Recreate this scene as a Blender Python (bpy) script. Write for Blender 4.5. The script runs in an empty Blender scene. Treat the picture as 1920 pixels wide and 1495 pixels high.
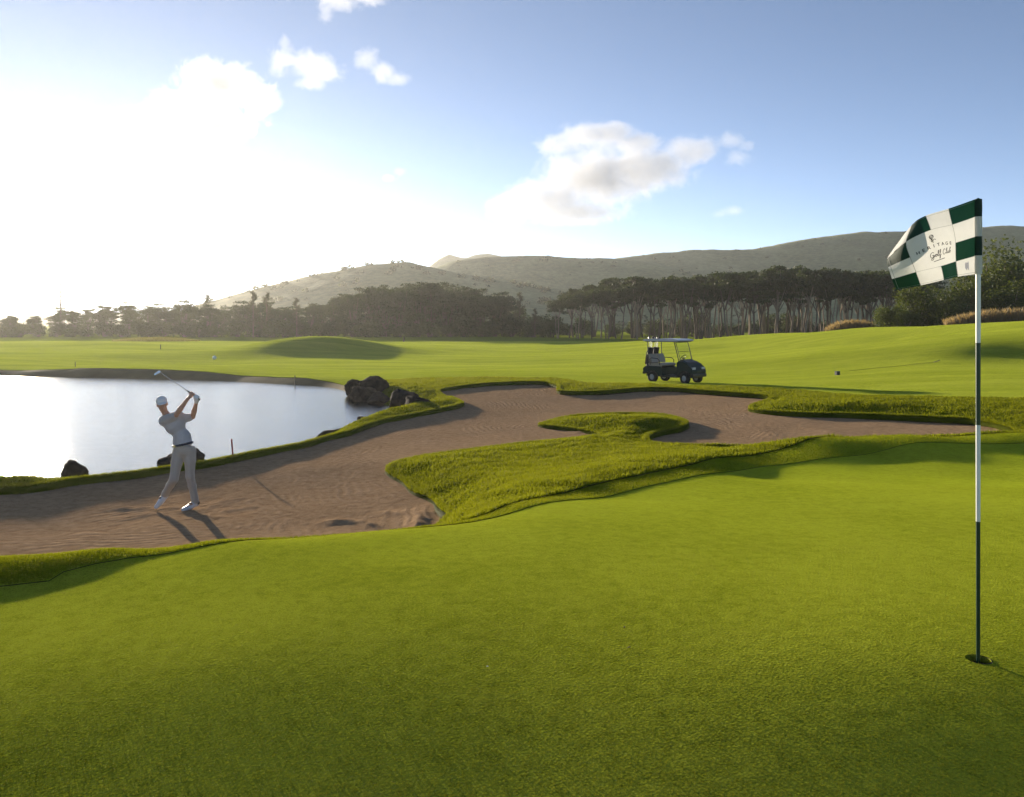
import bpy, bmesh, math, random
import numpy as np
from mathutils import Vector, Matrix, noise
from mathutils.geometry import delaunay_2d_cdt

SC = bpy.context.scene
COL = SC.collection
rad = math.radians

# ------------------------------------------------------------------ camera, sky, sun, exposure
CZ = 3.2                      # camera height over the bunker floor datum
F, HX, HY = 1600.0, 960.0, 605.0
cam = bpy.data.cameras.new('camera')
camo = bpy.data.objects.new('camera', cam)
COL.objects.link(camo)
camo.location = (0, 0, CZ)
camo.rotation_euler = (rad(90), 0, 0)
cam.sensor_width = 36
cam.lens = 30
cam.shift_y = -0.0742
cam.clip_start, cam.clip_end = 0.1, 20000
SC.camera = camo

SUN_AZ, SUN_EL = rad(30.5), rad(7.5)      # left of the view direction, above the horizon
world = bpy.data.worlds.new('World')
SC.world = world
world.use_nodes = True
wn = world.node_tree.nodes
sky = wn.new('ShaderNodeTexSky')
sky.sky_type = 'NISHITA'
sky.sun_disc = False
sky.sun_elevation = SUN_EL
sky.sun_rotation = -SUN_AZ
sky.altitude = 0
sky.air_density = 0.33
sky.dust_density = 0.0
sky.ozone_density = 0.2
world.node_tree.links.new(sky.outputs[0], wn['Background'].inputs[0])
wn['Background'].inputs[1].default_value = 0.118

sun = bpy.data.lights.new('sun', 'SUN')
sun.energy = 5.0
sun.angle = rad(0.8)
sun.color = (1.0, 0.86, 0.66)
suno = bpy.data.objects.new('sun', sun)
COL.objects.link(suno)
to_sun = Vector((-math.sin(SUN_AZ) * math.cos(SUN_EL), math.cos(SUN_AZ) * math.cos(SUN_EL), math.sin(SUN_EL)))
suno.rotation_euler = to_sun.to_track_quat('Z', 'Y').to_euler()

SC.render.engine = 'CYCLES'
cy = SC.cycles
cy.use_denoising = True
cy.use_adaptive_sampling = True
cy.adaptive_threshold = 0.02
cy.max_bounces = 6
cy.diffuse_bounces = 3
cy.glossy_bounces = 3
cy.transmission_bounces = 5
cy.transparent_max_bounces = 8
cy.volume_bounces = 0
cy.sample_clamp_indirect = 6
SC.view_settings.view_transform = 'Standard'
SC.view_settings.look = 'None'
SC.view_settings.gamma = 1.0
SC.view_settings.use_curve_mapping = False
SC.view_settings.exposure = 1.05

# ------------------------------------------------------------------ helpers
rng = np.random.default_rng(7)
random.seed(7)


def at(px, py, h):
    """point at height h (relative to the camera) that the photo shows at px, py"""
    y = -h * F / (py - HY)
    return ((px - HX) / F * y, y, h)


def xat(px, y):
    return (px - HX) / F * y


def tag(o, label=None, cat=None, group=None, kind=None):
    if label: o['label'] = label
    if cat: o['category'] = cat
    if group: o['group'] = group
    if kind: o['kind'] = kind
    return o


def link(name, me, mat=None, parent=None, smooth=False):
    o = bpy.data.objects.new(name, me)
    COL.objects.link(o)
    if mat is not None:
        for m in (mat if isinstance(mat, (list, tuple)) else [mat]):
            me.materials.append(m)
    if parent is not None:
        o.parent = parent
    if smooth:
        me.polygons.foreach_set('use_smooth', np.ones(len(me.polygons), bool))
    return o


def empty(name, loc=(0, 0, 0), rz=0.0, label=None, cat=None, group=None):
    o = bpy.data.objects.new(name, None)
    o.empty_display_size = 0.2
    COL.objects.link(o)
    o.location = loc
    o.rotation_euler = (0, 0, rz)
    return tag(o, label, cat, group)


def np_mesh(name, V, T):
    """mesh from an Nx3 vertex array and an Mx3 triangle (or Mx4 quad) array"""
    V = np.asarray(V, np.float32)
    T = np.asarray(T, np.int32)
    k = T.shape[1]
    me = bpy.data.meshes.new(name)
    me.vertices.add(len(V))
    me.vertices.foreach_set('co', V.ravel())
    me.loops.add(T.size)
    me.loops.foreach_set('vertex_index', T.ravel())
    me.polygons.add(len(T))
    me.polygons.foreach_set('loop_start', np.arange(0, T.size, k, dtype=np.int32))
    me.update(calc_edges=True)
    me.validate()
    return me


def bm_mesh(name, bm):
    me = bpy.data.meshes.new(name)
    bmesh.ops.recalc_face_normals(bm, faces=bm.faces)
    bm.to_mesh(me)
    bm.free()
    return me


# ------------------------------------------------------------------ materials
class NT:
    def __init__(s, name):
        s.m = bpy.data.materials.new(name)
        s.m.use_nodes = True
        s.t = s.m.node_tree
        s.n = s.t.nodes
        s.n.clear()
        s.out = s.n.new('ShaderNodeOutputMaterial')

    def node(s, typ, **kw):
        n = s.n.new(typ)
        for k, v in kw.items():
            if k.startswith('i_'):
                continue
            setattr(n, k, v)
        return n

    def set(s, n, **kw):
        for k, v in kw.items():
            n.inputs[k.replace('_', ' ')].default_value = v
        return n

    def link(s, a, b):
        s.t.links.new(a, b)

    def coord(s, which='Object', scale=(1, 1, 1), rot=(0, 0, 0)):
        tc = s.node('ShaderNodeTexCoord')
        mp = s.node('ShaderNodeMapping')
        mp.inputs['Scale'].default_value = scale
        mp.inputs['Rotation'].default_value = rot
        s.link(tc.outputs[which], mp.inputs['Vector'])
        return mp.outputs[0]

    def noise(s, vec, scale, detail=4, rough=0.55, dist=0.0):
        n = s.node('ShaderNodeTexNoise')
        n.inputs['Scale'].default_value = scale
        n.inputs['Detail'].default_value = detail
        n.inputs['Roughness'].default_value = rough
        n.inputs['Distortion'].default_value = dist
        if vec is not None:
            s.link(vec, n.inputs['Vector'])
        return n.outputs['Fac']

    def ramp(s, fac, stops):
        r = s.node('ShaderNodeValToRGB')
        e = r.color_ramp.elements
        while len(e) < len(stops):
            e.new(0.5)
        for el, (p, c) in zip(e, stops):
            el.position = p
            el.color = c if len(c) == 4 else (*c, 1)
        s.link(fac, r.inputs[0])
        return r.outputs[0]

    def mix(s, fac, a, b, mode='MIX'):
        m = s.node('ShaderNodeMix', data_type='RGBA', blend_type=mode)
        for v, i in ((fac, 0), (a, 6), (b, 7)):
            if isinstance(v, (int, float)):
                m.inputs[i].default_value = v
            elif isinstance(v, tuple):
                m.inputs[i].default_value = v if len(v) == 4 else (*v, 1)
            else:
                s.link(v, m.inputs[i])
        return m.outputs[2]

    def math(s, op, a, b=None, c=None):
        m = s.node('ShaderNodeMath', operation=op)
        for i, v in enumerate((a, b, c)):
            if v is None:
                continue
            if isinstance(v, (int, float)):
                m.inputs[i].default_value = v
            else:
                s.link(v, m.inputs[i])
        return m.outputs[0]

    def bump(s, h, strength, dist, normal=None):
        b = s.node('ShaderNodeBump')
        b.inputs['Strength'].default_value = strength
        b.inputs['Distance'].default_value = dist
        s.link(h, b.inputs['Height'])
        if normal is not None:
            s.link(normal, b.inputs['Normal'])
        return b.outputs[0]

    def principled(s, color=None, rough=0.6, normal=None, **kw):
        p = s.node('ShaderNodeBsdfPrincipled')
        if isinstance(color, tuple):
            p.inputs['Base Color'].default_value = (*color, 1)
        elif color is not None:
            s.link(color, p.inputs['Base Color'])
        if isinstance(rough, (int, float)):
            p.inputs['Roughness'].default_value = rough
        else:
            s.link(rough, p.inputs['Roughness'])
        if normal is not None:
            s.link(normal, p.inputs['Normal'])
        for k, v in kw.items():
            p.inputs[k.replace('_', ' ')].default_value = v
        return p

    def surf(s, sh):
        s.link(sh.outputs[0], s.out.inputs['Surface'])
        return s.m


def plain(name, color, rough=0.5, var=0.12, vscale=8.0, bump=0.0, bscale=60.0, **kw):
    t = NT(name)
    v = t.coord()
    n = t.noise(v, vscale, 5)
    c = t.mix(n, tuple(max(0, x * (1 - var)) for x in color), tuple(min(1, x * (1 + var)) for x in color))
    r = t.math('MULTIPLY_ADD', n, 0.15, max(0.02, rough - 0.07))
    nb = t.bump(t.noise(v, bscale, 3), bump, 0.01) if bump else None
    return t.surf(t.principled(c, r, nb, **kw))


def turf(name, dark, light, fine, bump_d, patch=0.5, sheen=0.5, sheen_tint=(0.62, 0.78, 0.02), stretch=(1, 1, 1), streak=0.0):
    t = NT(name)
    v = t.coord(scale=stretch)
    big = t.noise(v, patch, 5, 0.6)
    mid = t.noise(v, fine * 0.12, 5, 0.65)
    fin = t.noise(v, fine, 4, 0.7)
    vo = t.node('ShaderNodeTexVoronoi')
    vo.inputs['Scale'].default_value = fine * 0.8
    t.link(v, vo.inputs['Vector'])
    f = t.math('MULTIPLY_ADD', fin, 0.9, t.math('MULTIPLY_ADD', mid, 0.5, t.math('MULTIPLY', big, 0.45)))
    col = t.ramp(f, [(0.66, dark), (1.16, light)])
    brown = tuple(0.6 * a + 0.4 * b for a, b in zip(light, (0.17, 0.12, 0.03)))
    col = t.mix(t.ramp(t.noise(v, patch * 3.1, 6, 0.7), [(0.55, (0, 0, 0)), (0.8, (0.6, 0.6, 0.6))]), col, brown)
    if streak:
        sv = t.coord(scale=(0.05, 0.42, 1), rot=(0, 0, rad(-6)))
        sn = t.noise(sv, 1.0, 5, 0.65, 0.4)
        col = t.mix(t.ramp(sn, [(0.36, (streak,) * 3), (0.62, (0, 0, 0))]), col, tuple(0.45 * c for c in dark))
    h = t.math('ADD', t.math('ADD', fin, t.math('MULTIPLY', vo.outputs['Distance'], 0.7)), t.math('MULTIPLY', mid, 1.2))
    nb = t.bump(h, 1.0, bump_d)
    p = t.principled(col, 1.0, nb, Sheen_Weight=sheen, Sheen_Roughness=0.5, Sheen_Tint=(*sheen_tint, 1))
    p.inputs['Specular IOR Level'].default_value = 0.0
    return t.surf(p)


M = {}
M['green'] = turf('putting turf', (0.046, 0.060, 0.005), (0.280, 0.292, 0.030), 88, 0.006, 0.55, 0.32)
M['fringe'] = turf('fringe turf', (0.060, 0.080, 0.005), (0.230, 0.240, 0.026), 55, 0.014, 0.7, 0.55)
M['rough'] = turf('rough turf', (0.036, 0.058, 0.004), (0.130, 0.150, 0.012), 22, 0.05, 0.9, 0.2)
M['fairway'] = turf('fairway turf', (0.062, 0.084, 0.011), (0.188, 0.190, 0.032), 14, 0.03, 0.10, 0.42, sheen_tint=(0.66, 0.78, 0.06), stretch=(0.5, 1.0, 1), streak=0.9)
M['wood_floor'] = turf('woodland floor', (0.020, 0.040, 0.008), (0.060, 0.085, 0.016), 6, 0.05, 0.08, 0.2)  # dark colour carries part of the shade under the trees

# sand
t = NT('bunker sand')
v = t.coord()
at_n = t.node('ShaderNodeAttribute')
at_n.attribute_name = 'edge_dist'
dist = at_n.outputs['Fac']
wob = t.noise(v, 0.5, 3)
ph = t.math('ADD', t.math('MULTIPLY', dist, 40.0), t.math('MULTIPLY', wob, 34.0))
rk = t.math('MULTIPLY_ADD', t.math('SINE', ph), 0.5, 0.5)
fin = t.noise(v, 90, 5, 0.7)
med = t.noise(v, 7, 6, 0.68)
lumps = t.noise(v, 24, 4, 0.6)
col = t.ramp(t.math('MULTIPLY_ADD', fin, 0.45, t.math('MULTIPLY', med, 0.6)), [(0.36, (0.252, 0.156, 0.084)), (0.68, (0.550, 0.372, 0.215))])
col = t.mix(t.math('MULTIPLY', t.noise(v, 0.45, 4), 0.35), col, (0.215, 0.135, 0.082))
col = t.mix(t.math('MULTIPLY', t.math('MULTIPLY', rk, t.ramp(t.noise(v, 0.55, 4, 0.7), [(0.42, (0, 0, 0)), (0.7, (1, 1, 1))])), 0.30), col, (0.56, 0.40, 0.27))
hh = t.math('ADD', t.math('MULTIPLY', t.math('MULTIPLY', rk, t.ramp(t.noise(v, 0.55, 4, 0.7), [(0.42, (0, 0, 0)), (0.7, (1, 1, 1))])), 0.015), t.math('ADD', t.math('MULTIPLY', med, 0.035), t.math('MULTIPLY_ADD', fin, 0.006, t.math('MULTIPLY', lumps, 0.014))))
M['sand'] = t.surf(t.principled(col, 0.9, t.bump(hh, 1.0, 1.0), Specular_IOR_Level=0.0))

# dirt at the water's edge
M['dirt'] = plain('shore soil', (0.190, 0.145, 0.070), 0.95, 0.45, 0.8, 0.8, 9, Specular_IOR_Level=0.1)
M['edge_soil'] = plain('cut turf edge', (0.040, 0.036, 0.012), 1.0, 0.5, 6, 0.8, 30, Specular_IOR_Level=0.0)
# water
t = NT('pond water')
v1 = t.coord(scale=(1.0, 1.5, 1), rot=(0, 0, rad(20)))
h = t.math('ADD', t.math('MULTIPLY', t.noise(v1, 2.6, 4, 0.6, 0.6), 0.007), t.math('MULTIPLY', t.noise(v1, 9.0, 4, 0.6), 0.0090))
M['water'] = t.surf(t.principled((0.034, 0.038, 0.033), 0.10, t.bump(h, 1.0, 1.0), IOR=1.33))

# ------------------------------------------------------------------ land shape
class Surface:
    """smooth height field through given points, interpolated in bearing / log-range"""
    def __init__(s, pts, lam=1e-4):
        P = np.array(pts, float)
        s.q = s.warp(P[:, 0], P[:, 1])
        n = len(P)
        A = s.k(s.q, s.q) + lam * np.eye(n)
        Q = np.hstack([np.ones((n, 1)), s.q])
        L = np.block([[A, Q], [Q.T, np.zeros((3, 3))]])
        s.w = np.linalg.solve(L, np.concatenate([P[:, 2], np.zeros(3)]))

    @staticmethod
    def warp(x, y):
        r = np.maximum(np.hypot(x, y), 0.8)
        return np.stack([np.arctan2(x, y), np.log(r)], 1)

    @staticmethod
    def k(a, b):
        d2 = ((a[:, None, :] - b[None, :, :]) ** 2).sum(2) + 1e-9
        return 0.5 * d2 * np.log(d2)

    def __call__(s, x, y):
        q = s.warp(np.asarray(x, float), np.asarray(y, float))
        out = np.empty(len(q))
        for i in range(0, len(q), 20000):
            c = q[i:i + 20000]
            out[i:i + 20000] = s.k(c, s.q) @ s.w[:-3] + s.w[-3] + c @ s.w[-2:]
        return out


def hid(px, y, h):
    return (xat(px, y), y, h)


G_PTS = [at(*p) for p in [
    # putting green
    (1834, 1240, -1.55), (1500, 1240, -1.57), (960, 1240, -1.65), (400, 1240, -1.68), (0, 1240, -1.74), (0, 1495, -1.80),
    (960, 1495, -1.74), (1920, 1495, -1.65), (1920, 1240, -1.56), (1400, 1050, -1.68), (960, 1060, -1.66), (500, 1060, -1.68),
    (250, 1085, -1.725), (1640, 1000, -1.76), (1920, 1000, -1.75), (1640, 920, -1.92), (1920, 920, -1.90), (1200, 980, -1.78),
    (700, 1030, -1.71), (0, 1110, -1.745), (120, 1080, -1.742), (300, 1044, -1.738), (500, 1012, -1.74), (700, 996, -1.77), (830, 986, -1.81),
    (950, 965, -1.87), (1130, 932, -1.94), (1400, 884, -2.03), (1640, 859, -2.05), (1920, 842, -2.04),
    # fringe crest
    (0, 1047, -1.705), (200, 1031, -1.712), (400, 1017, -1.722), (950, 949, -1.90), (1130, 907, -1.94), (1340, 862, -1.95), (1540, 823, -1.91), (1700, 818, -1.92), (1920, 815, -1.91),
    # rough between the green and the sand
    (770, 915, -2.65), (740, 885, -2.68), (850, 860, -2.60), (1000, 845, -2.58), (900, 910, -2.42), (1000, 890, -2.35), (1130, 870, -2.28),
    (870, 955, -2.33), (1130, 838, -2.50), (1250, 848, -2.38), (1150, 797, -2.47), (1150, 783, -2.42), (1060, 795, -2.55), (1260, 800, -2.50), (1200, 812, -2.52),
    # lip along the pond
    (0, 914, -2.68), (150, 893, -2.67), (300, 876, -2.67), (440, 852, -2.65), (560, 828, -2.64), (700, 788, -2.62), (800, 768, -2.58), (865, 757, -2.53),
    # far lip
    (840, 731, -2.53), (1000, 718, -2.48), (1045, 727, -2.50), (1230, 729, -2.48), (1330, 737, -2.43), (1437, 747, -2.40), (1405, 762, -2.44),
    (1600, 778, -2.33), (1800, 785, -2.28), (1920, 795, -2.22), (1600, 755, -2.22), (1920, 762, -2.12),
    # fairway and the slope on the right
    (1265, 718, -2.55), (1000, 690, -2.6), (760, 720, -2.58), (1570, 700, -2.35), (1400, 690, -2.5), (1920, 745, -2.18), (1920, 700, -2.10), (1700, 695, -2.15), (1920, 690, -2.1),
    (1920, 670, -1.75), (1920, 640, -1.0), (1920, 620, -0.47), (1760, 680, -1.95), (1760, 650, -1.3), (1760, 625, -0.65), (1640, 650, -1.7), (1700, 616, -0.46), (1560, 622, -0.85), (1500, 660, -2.05), (1450, 628, -1.25), (1400, 660, -2.35), (1340, 636, -1.95),
    # mound behind the pond
    (600, 630, -1.30), (520, 636, -1.6), (690, 640, -1.85), (420, 655, -2.6), (770, 652, -2.55), (600, 661, -2.65), (470, 663, -2.68),
    # far shore
    (0, 690, -2.80), (200, 692, -2.80), (400, 695, -2.84), (550, 706, -2.86), (660, 714, -2.80), (0, 650, -2.6), (200, 660, -2.65), (300, 640, -2.3), (960, 641, -2.6), (1150, 641, -2.6), (400, 641, -2.6),
]] + [
    hid(0, 6.75, -2.02), hid(200, 6.9, -2.0), hid(350, 7.2, -2.0), hid(-500, 6.5, -1.98), hid(500, 8.2, -2.30), hid(500, 9.3, -2.76), hid(0, 7.6, -2.35), hid(0, 8.8, -2.78), hid(800, 9.2, -2.35), hid(830, 10.8, -2.68),
    hid(1340, 15.2, -2.33), hid(1540, 15.6, -2.28), hid(1540, 17.0, -2.50), hid(1800, 16.0, -2.20), hid(1800, 17.6, -2.36), hid(2100, 16.5, -2.1), hid(2100, 20, -2.05), hid(2100, 13, -2.05), hid(1150, 23.6, -2.62),
    hid(600, 100, -2.5), hid(1920, 59, 0.0), hid(1920, 74, -0.25), hid(1700, 88, -0.9), hid(1500, 105, -1.9), hid(2300, 54, 0.6), hid(2300, 40, -1.3), hid(2300, 90, 0.3), hid(1920, 110, -1.6), hid(2300, 120, -1.4),
    hid(-500, 6, -1.8), hid(-900, 4, -1.75), hid(-500, 9, -2.7), hid(-500, 12.5, -2.72), hid(-900, 8.5, -2.75), hid(2300, 8, -1.75), hid(2300, 4, -1.6),
    (-3.2, 0.3, -1.9), (3.2, 0.3, -1.8), (0, -2, -1.85), (-.01, -6, -1.9), (.01, -6.01, -1.9), (0, 0.9, -1.82), (-6, -3, -1.8), (6, -3, -1.5), (0.1, -40, -2), (-.1, -40, -2), (-40, 0, -2.6), (40, 0, -1.4), (-30, 20, -2.8), (30, 20, -1.7),
] + [(r * math.sin(a), r * math.cos(a), -2.6) for r in (135, 170, 260, 600, 1500, 3000) for a in np.linspace(-3.1, 3.1, 15)]
S_PTS = [at(*p) for p in [
    (300, 950, -2.95), (0, 935, -2.86), (0, 1000, -2.95), (440, 870, -2.84), (440, 960, -2.95), (700, 805, -2.81), (700, 900, -2.88), (850, 800, -2.79), (865, 766, -2.70),
    (840, 737, -2.66), (1000, 724, -2.62), (1000, 760, -2.75), (1200, 760, -2.73), (1300, 800, -2.70), (1250, 835, -2.66), (1420, 775, -2.60), (1600, 800, -2.58), (1850, 805, -2.46),
    (728, 882, -2.82), (800, 948, -2.86), (835, 968, -2.86), (600, 980, -2.93), (1230, 738, -2.62), (1400, 752, -2.56)]] + [
    hid(300, 9.5, -2.88), hid(0, 9, -2.9), hid(-600, 9, -2.9), hid(-600, 12, -2.9), hid(1500, 17.2, -2.6), hid(1800, 18, -2.52)]
Gs, Ss = Surface(G_PTS), Surface(S_PTS, 1e-3)


def spline(pts, closed, step, par=None):
    P = [np.array(p[:2], float) for p in pts]
    n = len(P)
    out = []
    for i in range(n if closed else n - 1):
        p1, p2 = P[i], P[(i + 1) % n]
        p0 = P[i - 1] if (closed or i > 0) else p1
        p3 = P[(i + 2) % n] if (closed or i + 2 < n) else p2
        L = np.linalg.norm(p2 - p1)
        st = max(step, 0.008 * np.linalg.norm((p1 + p2) / 2))
        k = max(1, int(L / st))
        for j in range(k):
            u = j / k
            if par is not None:
                par.append(i + u)
            out.append(0.5 * ((2 * p1) + (p2 - p0) * u + (2 * p0 - 5 * p1 + 4 * p2 - p3) * u * u + (3 * p1 - p0 - 3 * p2 + p3) * u ** 3))
    if not closed:
        out.append(P[-1])
    return np.array(out)


def inside(poly, x, y):
    c = np.zeros(len(x), bool)
    px, py = poly[:, 0], poly[:, 1]
    qx, qy = np.roll(px, -1), np.roll(py, -1)
    for i in range(len(poly)):
        if py[i] == qy[i]:
            continue
        m = (py[i] > y) != (qy[i] > y)
        if m.any():
            c[m] ^= x[m] < (qx[i] - px[i]) * (y[m] - py[i]) / (qy[i] - py[i]) + px[i]
    return c


def dist_to(poly, x, y, closed=True):
    A = poly
    B = np.roll(poly, -1, 0) if closed else poly[1:]
    if not closed:
        A = poly[:-1]
    best = np.full(len(x), 1e9)
    P = np.stack([x, y], 1)
    for i in range(0, len(P), 4000):
        p = P[i:i + 4000][:, None, :]
        d = (B - A)[None]
        u = np.clip(((p - A[None]) * d).sum(2) / np.maximum((d * d).sum(2), 1e-12), 0, 1)
        q = A[None] + u[..., None] * d
        best[i:i + 4000] = np.sqrt(((p - q) ** 2).sum(2).min(1))
    return best


WATER_H = -3.18
A2 = lambda px, py, h: at(px, py, h)[:2]
H2 = lambda px, y: (xat(px, y), y)
bunker_pts = [
    (-16, 14.5), (-12.0, 14.0), A2(0, 930, -2.85), A2(150, 908, -2.84), A2(300, 890, -2.84), A2(440, 868, -2.83), A2(560, 843, -2.82), A2(640, 822, -2.81), A2(720, 796, -2.79), A2(800, 780, -2.74),
    A2(862, 765, -2.68), A2(868, 757, -2.65), A2(838, 746, -2.65), A2(828, 736, -2.65), A2(900, 727, -2.64), A2(1000, 723, -2.62), A2(1042, 728, -2.6), A2(1052, 737, -2.6), A2(1120, 738, -2.6), A2(1230, 735, -2.6), A2(1330, 742, -2.58),
    A2(1437, 751, -2.55), A2(1440, 757, -2.55), A2(1408, 765, -2.55), A2(1412, 772, -2.55), A2(1500, 779, -2.53), A2(1640, 786, -2.50), A2(1800, 796, -2.45), A2(1890, 808, -2.40), H2(1890, 17.6), H2(1800, 17.2), H2(1650, 16.9),
    H2(1480, 16.6), H2(1340, 16.8), A2(1245, 841, -2.65), A2(1213, 834, -2.65), A2(1228, 822, -2.66), A2(1278, 809, -2.68), A2(1285, 798, -2.68), H2(1235, 24.0), H2(1150, 24.6), H2(1070, 24.2), A2(1018, 795, -2.72),
    A2(1016, 801, -2.74), A2(1080, 811, -2.75), A2(1128, 823, -2.74), A2(1050, 833, -2.75), A2(980, 839, -2.76), A2(850, 854, -2.78), A2(760, 868, -2.8), A2(727, 881, -2.82), A2(735, 897, -2.83), A2(775, 921, -2.84), A2(812, 947, -2.86),
    H2(835, 11.4), H2(780, 10.4), H2(640, 9.8), H2(400, 9.4), H2(0, 8.9), (-8.0, 8.5), (-12, 8.5), (-16, 9.5), (-18, 12)]
_par = []
BUNKER = spline(bunker_pts, True, 0.11, _par)
# how far the turf stands above the sand along the bunker's edge
LIP = np.interp(_par, [0, 2, 5, 9, 11, 13, 16, 17, 20, 22, 24, 27, 28, 29, 33, 34, 36, 38, 41, 42, 44, 48, 49, 53, 54, 60, 63], [.12, .10, .09, .09, .09, .08, .14, .12, .13, .08, .07, .13, .13, .10, .2, .06, .10, .12, .08, .04, .05, .04, .03, .04, .2, .2, .2])
_ang = np.arange(len(BUNKER))
BUNKER += 0.03 * np.stack([np.sin(_ang * 0.43) + np.sin(_ang * 0.21 + 1), np.cos(_ang * 0.37) + np.sin(_ang * 0.17)], 1)
near = [(-17, 16.2), (-12.3, 15.2), (-8.9, 15.1), (-7.4, 15.8), (-6.5, 16.9), (-5.5, 18.6), (-4.75, 20.5), (-4.65, 22.4), (-4.3, 24.4), (-3.75, 26.2)]
pond_pts = near + [(-3.1, 27.5), (-2.95, 29.2), (-3.6, 31), (-5.0, 33.2), (-6.1, 36), (-7.2, 38), (-9.2, 42), (-12.5, 44.2), (-17, 46.8), (-23, 48.8), (-31, 50.6), (-44, 52), (-62, 50), (-70, 40), (-60, 28), (-45, 20), (-30, 17.5)]
POND = spline(pond_pts, True, 0.25)
shore_pts = [(-6.9, 38.6), (-8.0, 41.0), (-9.4, 43.2), (-12.2, 45.5), (-17, 48.3), (-23, 50.4), (-31, 52.4), (-44, 54), (-62, 52), (-55, 44), (-30, 46), (-18, 43), (-12, 41)]
SHORE = spline(shore_pts, True, 0.4)
inner = [(-30, 3.5), (-16, 4.3), (-9, 4.9), (-5.6, 5.2), A2(0, 1109, -1.765), A2(120, 1079, -1.755), A2(300, 1043, -1.745), A2(420, 1025, -1.735), H2(520, 7.05), H2(700, 7.6), A2(830, 985, -1.83), A2(950, 965, -1.87), A2(1130, 932, -1.94), A2(1400, 884, -2.05), A2(1640, 859, -2.09), A2(1920, 842, -2.08), (16, 13.4), (24, 8), (20, -12), (-30, -12)]
GREEN = spline(inner, True, 0.2)
outer = [(-31, 5.6), (-16, 6.1), (-9, 6.5), (-6.0, 6.6), H2(0, 6.9), H2(200, 7.1), H2(400, 7.3), H2(560, 7.9), H2(760, 8.3), A2(880, 969, -1.91), A2(950, 949, -1.90), A2(1130, 907, -1.94), A2(1340, 862, -1.95), A2(1540, 821, -1.91), H2(1700, 14.9), H2(1920, 15.0), (18, 15.5), (27, 9), (23, -15), (-31, -15)]
FRINGE = spline(outer, True, 0.2)
rough_o = [(-36, 4), (-20, 18), (-9, 18.5), (-6.9, 19.5), (-5.6, 24), (-5.2, 30), (-6.4, 36), (-5.2, 39.8), (-0.8, 39), (2.0, 38.2), (3.2, 35.2), (6, 34.6), (9.2, 31), (11, 26.5), (14, 24.2), (20, 22), (27, 18), (30, 8), (26, -18), (-36, -18)]
ROUGH = spline(rough_o, True, 0.4)
WOODS = spline([(-400, 124), (-60, 120), (-20, 117), (10, 119), (40, 116), (60, 92), (140, 96), (400, 120), (400, 420), (-400, 420)], True, 3)


def smooth01(u):
    u = np.clip(u, 0, 1)
    return u * u * (3 - 2 * u)


def undul(x, y):
    return 0.010 * np.sin(x * 1.3 + 0.6 * np.sin(y * 0.9)) * np.sin(y * 1.1 + 0.7 * np.sin(x * 0.8)) + 0.006 * np.sin(x * 3.1 + y * 1.7) * np.sin(y * 2.7 - x)


def ground(x, y):
    """grass height, relative to the camera"""
    x, y = np.asarray(x, float), np.asarray(y, float)
    h = Gs(x, y)
    r = np.hypot(x, y)
    h = h + undul(x, y) * np.clip((r - 7) / 5, 0, 1) * 1.6
    far = smooth01((y - 37) / 8) * smooth01((125 - y) / 25)
    h = h + far * (0.16 * np.sin(x * 0.21 + 1.3 * np.sin(y * 0.11)) * np.sin(y * 0.27 + 0.8 * np.sin(x * 0.13)) + 0.035 * np.sin(x * 0.55 + y * 0.23) * np.sin(y * 0.61 - x * 0.17))
    dp = dist_to(POND, x, y)
    ip = inside(POND, x, y)
    w = np.where(y > 29.5, 1.3, 0.42)
    db, j = dist_to(BUNKER, x, y), np.empty(len(x), int)
    for i in range(0, len(x), 4000):
        j[i:i + 4000] = ((BUNKER[None, :, 0] - x[i:i + 4000, None]) ** 2 + (BUNKER[None, :, 1] - y[i:i + 4000, None]) ** 2).argmin(1)
    wide = np.where((y < 11.2) | ((y < 17.7) & (x > 1.8)), 0.35, 0.9)
    h = np.where(db < wide, sand_plain(x, y) + LIP[j] + (h - sand_plain(x, y) - LIP[j]) * smooth01(db / wide), h)
    out = WATER_H - 0.03 + (h - WATER_H + 0.03) * smooth01(dp / w) ** 0.7
    h = np.where(ip, WATER_H - 0.03 - 0.9 * smooth01(dp / 3), np.where(dp < w, np.minimum(out, h), h))
    return h


def sand_plain(x, y):
    return Ss(x, y)


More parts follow.
